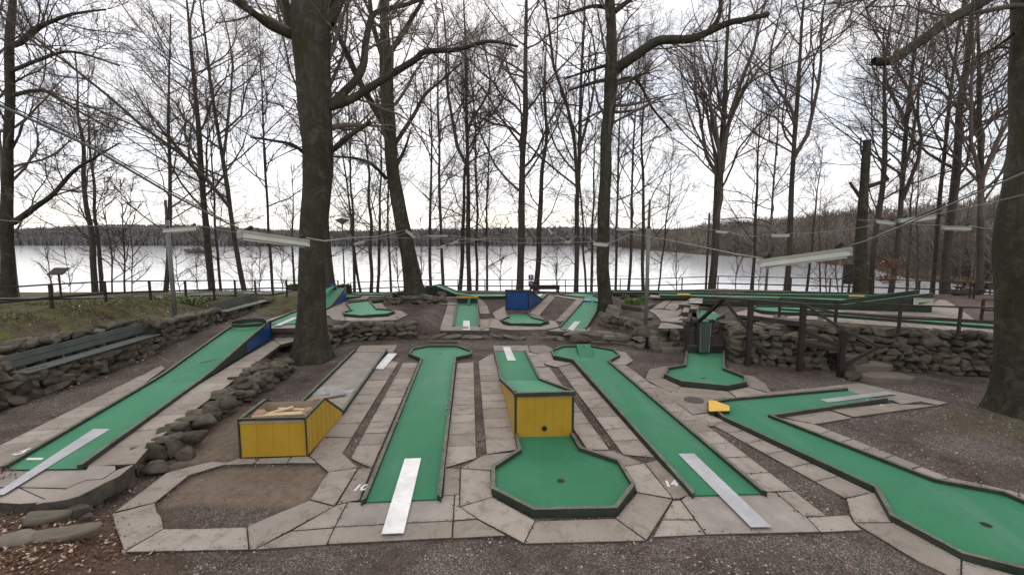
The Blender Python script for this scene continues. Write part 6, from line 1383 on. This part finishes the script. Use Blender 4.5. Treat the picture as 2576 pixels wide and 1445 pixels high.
FX = [(414, 581, 497, 574, 13.5, 'light hanging left of the left metal pole'), (1022, 580, 1044, 597, 25.4, 'light fixed against the leaning beech'), (1079, 593, 1126, 593, 29, 'thin light right of the leaning beech'), (1098, 625, 1120, 618, 22, 'lowest small light right of the leaning beech'), (1134, 614, 1152, 606, 24, 'small tilted light above the hump lane'), (1382, 575, 1390, 588, 22, 'small light seen end on above the parking sign'), (1423, 609, 1436, 607, 20, 'smallest light left of the mossy beech'), (1494, 613, 1530, 616, 17, 'pale light hanging in front of the mossy beech'), (1551, 577, 1604, 576, 27, 'light bar on the thin pole right of the mossy beech'), (1801, 582, 1831, 584, 24, 'light in front of the fan-shaped tree'), (1941, 592, 1985, 592, 18, 'light in front of the tall straight right tree'), (2205, 557, 2250, 562, 17, 'light left of the close pair at far right'), (2263, 556, 2352, 546, 13, 'long bright light below the right tube cable'), (2372, 573, 2441, 575, 14, 'lowest light at far right left of the big trunk'), (893, 614, 915, 608, 20, 'small light right of the park lamp')]
ends = {}
for i, (x0, y0, x1, y1, Y_, lb) in enumerate(FX): p, q = Zp(x0, y0, Y_), Zp(x1, y1, Y_ - .25); fixture(lb, p, q, .15); ends[i] = (p + Vector((0, 0, .09)), q + Vector((0, 0, .09)))
CB = [(Zp(-60, 548, 11), ends[0][0], .05, 'slack cable entering from the left edge to the first left light'), (ends[0][1], Zp(790, 600, 16), .1, 'cable from the first left light to the thick trunk'), (ends[1][1], ends[2][0], .1, 'cable between the leaning beech and the thin light'), (ends[2][1], ends[7][0], .25, 'long slack cable across the middle to the mossy beech'), (Zp(1020, 585, 25.6), ends[14][1], .1, 'cable from the leaning beech to the small light by the park lamp'), (ends[3][1], Zp(1240, 592, 26), .1, 'wire from the lowest small light'), (ends[4][1], Zp(1280, 590, 30), .15, 'wire above the hump lane'), (ends[5][1], ends[6][0], .05, 'wire between the two small lights above the parking sign'), (ends[6][1], Zp(1450, 590, 24), .05, 'short wire to the dark straight tree'), (Zp(1480, 594, 22), ends[7][0], .03, 'wire dropping to the light at the mossy beech'), (ends[7][1], t3a, .05, 'wire from the mossy beech light up to the pole'), (Zp(1750, 570, 29), ends[9][0], .05, 'wire from the wooden pole to the next light'), (ends[9][1], ends[10][0], .2, 'cable between the two lights right of the fan-shaped tree'), (ends[10][1], Zp(2200, 565, 20), .1, 'cable from the right lights to the broken trunk'), (Zp(2160, 552, 20), ends[11][0], .03, 'short wire from the broken trunk'), (ends[11][1], ends[13][0], .05, 'wire to the lowest far right light'), (ends[13][1], Zp(2505, 575, 12.5), .02, 'wire from the lowest far right light to the big trunk'), (ends[12][1], Zp(2580, 488, 10.6), .02, 'pale wire from the long bright light round the big trunk'), (ends[11][1] + Vector((0, 0, .02)), ends[12][0], .02, 'short wire between two far right lights'), (Zp(870, 594, 22), Zp(1560, 590, 30), .2, 'faint wire strung behind the middle trees')]
for p, q, s, lb in CB: cable(lb, sag(p, q, s), .011 if p.y + q.y > 40 else .008)

# ================================================================== PLANTS AND LITTER
def blades(name, base, hgt, wid, lean, cols, label, cat, kind=None, bend=.5):
    n_ = len(base); az = rng.uniform(0, 6.28, n_); dr = np.stack([np.cos(az), np.sin(az), 0*az], -1); sd_ = np.stack([-np.sin(az), np.cos(az), 0*az], -1)*wid[:, None]/2
    m_ = base + dr*(hgt*lean*.35)[:, None] + np.stack([0*hgt, 0*hgt, hgt*.6], -1); t_ = base + dr*(hgt*lean*(1 + bend))[:, None] + np.stack([0*hgt, 0*hgt, hgt*(1 - bend*.2)], -1)
    V = np.stack([base - sd_*.7, base + sd_*.7, m_ + sd_, t_, m_ - sd_], 1); k = np.arange(n_)*5; c_ = np.repeat(cols, 5, 0)
    return tag(bulk(name, V, quads=np.stack([k, k+1, k+2, k+4], -1), tris=np.stack([k+4, k+2, k+3], -1), tone=c_, m=M_BLADE), label, cat, kind=kind)
def colr(n_, a_, b_): t_ = rng.random((n_, 1)); return np.array(a_)*(1-t_) + np.array(b_)*t_
def gbase(x, y, dz=0): return np.stack([x, y, terr(x, y) + dz], -1)
# grass on the bank
n = 16000; y = rng.uniform(8, 27, n); x = np.interp(y, *XW) - .6 - rng.random(n)**.8*5; k = vnoise(x, y, 1.1, 12) + .25*((x < -15) | (y > 21)) > .52; x, y = x[k], y[k]
blades('grass', gbase(x, y), rng.uniform(.05, .14, len(x)), rng.uniform(.012, .025, len(x)), rng.uniform(.2, .9, len(x)), colr(len(x), (.05, .065, .016), (.21, .20, .085)), 'short winter grass on the bank at left', 'grass', 'stuff')
# daffodils
dc = [PT('j', *q, .0) for q in ((25, 345), (120, 350), (160, 360), (215, 320))]
for i, (p, lb) in enumerate(zip(dc, ('leftmost daffodil tuft in the bed by the mossy beech', 'daffodil tuft with most leaves in the middle of the bed', 'daffodil tuft in front of the flat boulder', 'daffodil tuft nearest the grey metal pole'))):
    n = 70; px = p.x + rng.normal(0, .13, n); py = p.y + rng.normal(0, .1, n); o_ = empty('daffodil_tuft', p, lb, 'plant', 'daffodil tufts')
    b_ = blades('leaves', np.stack([px - p.x, py - p.y, np.zeros(n)], -1), rng.uniform(.25, .45, n), np.full(n, .03), rng.uniform(.1, .5, n), colr(n, (.05, .12, .02), (.13, .26, .06)), None, None); b_.parent = o_
    n = 2; f_ = blades('flowers', np.stack([rng.normal(0, .12, n), rng.normal(0, .1, n), np.full(n, .26)], -1), np.full(n, .06), np.full(n, .05), np.full(n, .8), colr(n, (.6, .42, .02), (.75, .55, .05)), None, None); f_.parent = o_
# timber edge of the bed and of the planter at the back
e0, e1, e2 = PT('j', -60, 385, .12), PT('j', 185, 425, .12), PT('j', 365, 355, .12)
tag(part('timber_edging', *beam(e0, e1, .14, .22), M_TIMBER), 'dark timber edging in front of the daffodil bed', 'edging'); tag(part('timber_edging', *beam(e1 + Vector((.08, 0, 0)), e2, .2, .16), M_FLAG), 'pale stone edging right of the daffodil bed', 'edging')
p0, p1 = PT('i', 420, 185, .0), PT('i', 1090, 165, .0); pl = empty('planter', p0, 'long timber planter with ground cover behind the upper left lanes', 'planter'); zz = T(p0.x, p0.y)
p0 = Vector((p0.x, 30.9, T(p0.x, 30.9))); p1 = Vector((p1.x, 31.3, T(p1.x, 31.3)))
for k in range(3): part('timber', *beam(p0 + Vector((0, 0, .1 + k*.19)), p1 + Vector((0, 0, .1 + k*.19)), .16, .18), M_TIMBER, pl)
part('soil', *extr([p0 + Vector((0, .05, .52)), p1 + Vector((0, .05, .52)), p1 + Vector((0, .9, .52)), p0 + Vector((0, .9, .52))], .4), M_SOIL, pl)
n = 900; t = rng.random(n); hx = p0.x + (p1.x-p0.x)*t; hy = 31.1 + rng.random(n)*.7; hz = p0.z + .5 + np.maximum(0, (vnoise(hx, hy, .7, 3) - .2))*.5*rng.random(n)
lf_ = blades('ground_cover', np.stack([hx, hy, hz], -1) - np.array(pl.location), rng.uniform(.12, .25, n), rng.uniform(.12, .22, n), rng.uniform(.3, 1.1, n), colr(n, (.05, .08, .02), (.24, .27, .10)), None, None); lf_.parent = pl
# tufts on the bank by the pole
for (x_, y_, lb) in ((1660, 520, 'pale green leafy clump behind the left metal pole'), (1760, 540, 'white flecked clump right of the left metal pole')):
    p = PT('a', x_, y_, 0); n = 110; o_ = empty('leafy_plant', p, lb, 'plant', 'leafy clumps on the bank'); b_ = blades('leaves', np.stack([rng.normal(0, .4, n), rng.normal(0, .35, n), np.zeros(n)], -1), rng.uniform(.15, .32, n), rng.uniform(.06, .13, n), rng.uniform(.4, 1.1, n), colr(n, (.07, .14, .03), (.25, .30, .16)), None, None); b_.parent = o_
# rusty leaf tufts on the right tree
p = PV('Z', 2236, 662, 27.4)
for dz, lb in ((0, 'upper tuft of rusty dead leaves on a trunk at right'), (-1.0, 'lower tuft of rusty dead leaves on a trunk at right')):
    n = 220; o_ = empty('leaf_tuft', p + Vector((0, 0, dz)), lb, 'leaf tuft', 'rusty leaf tufts'); b_ = blades('leaves', rng.normal(0, 1, (n, 3))*np.array([.3, .22, .14]), rng.uniform(.06, .12, n), rng.uniform(.06, .1, n), rng.uniform(-.6, .9, n), colr(n, (.13, .06, .038), (.27, .14, .09)), None, None); b_.parent = o_
# dry stems with leaves at the left edge
o_ = empty('beech_twig', P('Z', -8, 1262, .1), 'leafy dry beech twig over the strip at the left edge', 'twig'); base = Vector(o_.location)
for k in range(3): part('stem', *tube([base + Vector((-.3 + .1*k, .1, -.1)), base + Vector((-.25 + .16*k, .25, .35 + .06*k)), base + Vector((-.1 + .18*k, .3, .55 + .08*k))], [.004, .003, .002], 5), M_TWIG, o_)
n = 40; b_ = blades('leaves', rng.normal(0, 1, (n, 3))*np.array([.14, .1, .12]) + np.array([-.05, .25, .38]), rng.uniform(.03, .05, n), rng.uniform(.018, .03, n), rng.uniform(-.8, 1, n), colr(n, (.10, .03, .02), (.22, .09, .05)), None, None); b_.parent = o_
# fallen leaves
def leaves(name, x, y, size, label, cols, zoff=.012):
    n_ = len(x); z = terr(x, y) + zoff + rng.random(n_)*.02; az = rng.uniform(0, 6.28, n_); tl = rng.normal(0, .35, (n_, 2)); d = np.stack([np.cos(az), np.sin(az), tl[:, 0]], -1)*size[:, None]; s = np.stack([-np.sin(az), np.cos(az), tl[:, 1]], -1)*size[:, None]*.36
    c_ = np.stack([x, y, z], -1); cv = np.zeros((n_, 3)); cv[:, 2] = size*rng.uniform(.05, .3, n_)
    V = np.stack([c_ - d*.5, c_ - s + cv*.4, c_ + d*.5 + cv, c_ + s + cv*.4], 1); k = np.arange(n_)*4
    return tag(bulk(name, V, quads=np.stack([k, k+1, k+2, k+3], -1), tone=np.repeat(cols, 4, 0), m=M_LEAF), label, 'leaves', kind='stuff')
n = 4200; x = -7.4 + rng.normal(0, 1.0, n); y = 5.55 + rng.normal(0, .75, n); k = (y < 6.95 + .1*x*0) & (x < -4.9); x, y = x[k], y[k]
lc_ = lambda n_: np.where(rng.random((n_, 1)) < .2, colr(n_, (.36, .27, .20), (.55, .45, .37)), colr(n_, (.06, .03, .017), (.19, .10, .058)))
leaves('fallen_leaves', x, y, rng.uniform(.03, .07, len(x)), 'thick litter of brown beech leaves at bottom left', lc_(len(x)))
n = 9000; x = rng.uniform(-14, 17, n); y = 5 + rng.random(n)**1.3*26; k = vnoise(x, y, 1.4, 15) > .5; x, y = x[k], y[k]
leaves('fallen_leaves', x, y, rng.uniform(.03, .07, len(x)), 'scattered dry leaves on gravel, bank and terraces', lc_(len(x)), .004)
n = 3000; y = rng.uniform(8, 24, n); x = np.interp(y, *XW) + .35 - rng.random(n)*3.2; leaves('fallen_leaves', x, y, rng.uniform(.04, .09, n), 'leaf litter on the bank and along its wall', lc_(n))
# loose gravel in the foreground
n = 42000; y = 4.6 + rng.random(n)**1.5*9; x = rng.uniform(-1, 1, n)*(y*1.25); z = terr(x, y) + .002; k = (z < .02) & ~inpoly(x, y, PIT); x, y, z = x[k], y[k], z[k]; n = len(x)
s = rng.uniform(.008, .022, n); r_ = rng.normal(0, 1, (n, 4, 3)); r_ /= np.linalg.norm(r_, axis=2, keepdims=True); b4 = np.array([[1, .2, -.3], [-.6, .9, -.3], [-.5, -.9, -.3], [0, 0, .8]])
az = rng.uniform(0, 6.28, n); ca, sa = np.cos(az), np.sin(az); B4 = np.stack([b4[None, :, 0]*ca[:, None] - b4[None, :, 1]*sa[:, None], b4[None, :, 0]*sa[:, None] + b4[None, :, 1]*ca[:, None], np.broadcast_to(b4[None, :, 2], (n, 4))], -1)
V = np.stack([x, y, z], -1)[:, None] + (B4 + r_*.35)*s[:, None, None]*np.array([1.2, 1.2, .7]); k = np.arange(n)*4
tn = np.repeat(np.where(rng.random((n, 1)) < .15, colr(n, (.26, .225, .20), (.46, .41, .37)), colr(n, (.05, .038, .032), (.20, .16, .14))), 4, 0)
tag(bulk('loose_gravel', V, tris=np.concatenate([np.stack([k, k+1, k+3], -1), np.stack([k+1, k+2, k+3], -1), np.stack([k+2, k, k+3], -1)]), tone=tn, m=M_TONE), 'loose reddish grey gravel in the foreground', 'gravel', kind='stuff')
# crumbs of soil and bud scales on slabs and felt
n = 1500; y = 5.8 + rng.random(n)**1.2*12; x = rng.uniform(-1, 1, n)*(y*1.1); z = terr(x, y); k = (z < 0) & (x > -7); x, y = x[k], y[k]; n = len(x); s = rng.uniform(.006, .02, n); az = rng.uniform(0, 6.28, n)
d = np.stack([np.cos(az), np.sin(az), 0*az], -1)*s[:, None]; c_ = np.stack([x, y, np.full(n, .045)], -1); V = np.stack([c_ - d, c_ + d*np.array([.3, -.6, 0]) + np.array([0, 0, .008]), c_ + d, c_ + np.stack([-np.sin(az)*s*.4, np.cos(az)*s*.4, 0*az + .004], -1)], 1); k = np.arange(n)*4
tag(bulk('soil_crumbs', V, quads=np.stack([k, k+1, k+2, k+3], -1), tone=np.repeat(colr(n, (.02, .014, .01), (.08, .05, .035)), 4, 0), m=M_TONE), 'dark crumbs and bud scales scattered on slabs and lanes', 'litter', kind='stuff')
# dirt, crumbs and small leaves collected along the slab joints
n = 16000; ei = rng.integers(0, len(EDGES), n); E0 = np.array([list(a) for a, _ in EDGES]); E1 = np.array([list(b) for _, b in EDGES]); wl = np.linalg.norm(E1 - E0, axis=1); ei = rng.choice(len(EDGES), n, p=wl/wl.sum())
t = rng.random(n)[:, None]; p = E0[ei]*(1-t) + E1[ei]*t; p[:, :2] += rng.normal(0, .035, (n, 2)); p[:, 2] = .004; s = rng.uniform(.004, .013, n)*np.where(rng.random(n) < .06, 2.2, 1); az = rng.uniform(0, 6.28, n)
d = np.stack([np.cos(az), np.sin(az), 0*az], -1)*s[:, None]; e = np.stack([-np.sin(az), np.cos(az), 0*az], -1)*s[:, None]*.6; up3 = np.zeros((n, 3)); up3[:, 2] = s*.5
V = np.stack([p - d, p + e*.8, p + d, p - e + up3], 1); k = np.arange(n)*4
tag(bulk('joint_dirt', V, quads=np.stack([k, k+1, k+2, k+3], -1), tone=np.repeat(np.where(rng.random((n, 1)) < .1, colr(n, (.16, .10, .06), (.3, .2, .13)), colr(n, (.03, .022, .017), (.10, .075, .06))), 4, 0), m=M_TONE), 'dirt and crumbs gathered along the slab joints', 'litter', kind='stuff')
# tiny weeds in the gravel
wp = [(x, y) for x, y in zip(rng.uniform(-4, 12, 60), rng.uniform(5, 17, 60)) if T(x, y) < 0][:34] + [tuple(P('g', 130, 470, 0).xy), tuple(P('h', 715, 1220, 0).xy), tuple(P('e', 1460, 1380, 0).xy)]
bs = np.concatenate([np.stack([px + rng.normal(0, .03, 16), py + rng.normal(0, .03, 16), np.full(16, -.04)], -1) for px, py in wp]); n = len(bs)
blades('weeds', bs, rng.uniform(.02, .06, n), rng.uniform(.008, .016, n), rng.uniform(.3, 1.2, n), colr(n, (.03, .06, .01), (.10, .17, .03)), 'tiny green weeds sprouting in the gravel', 'weeds', 'stuff')
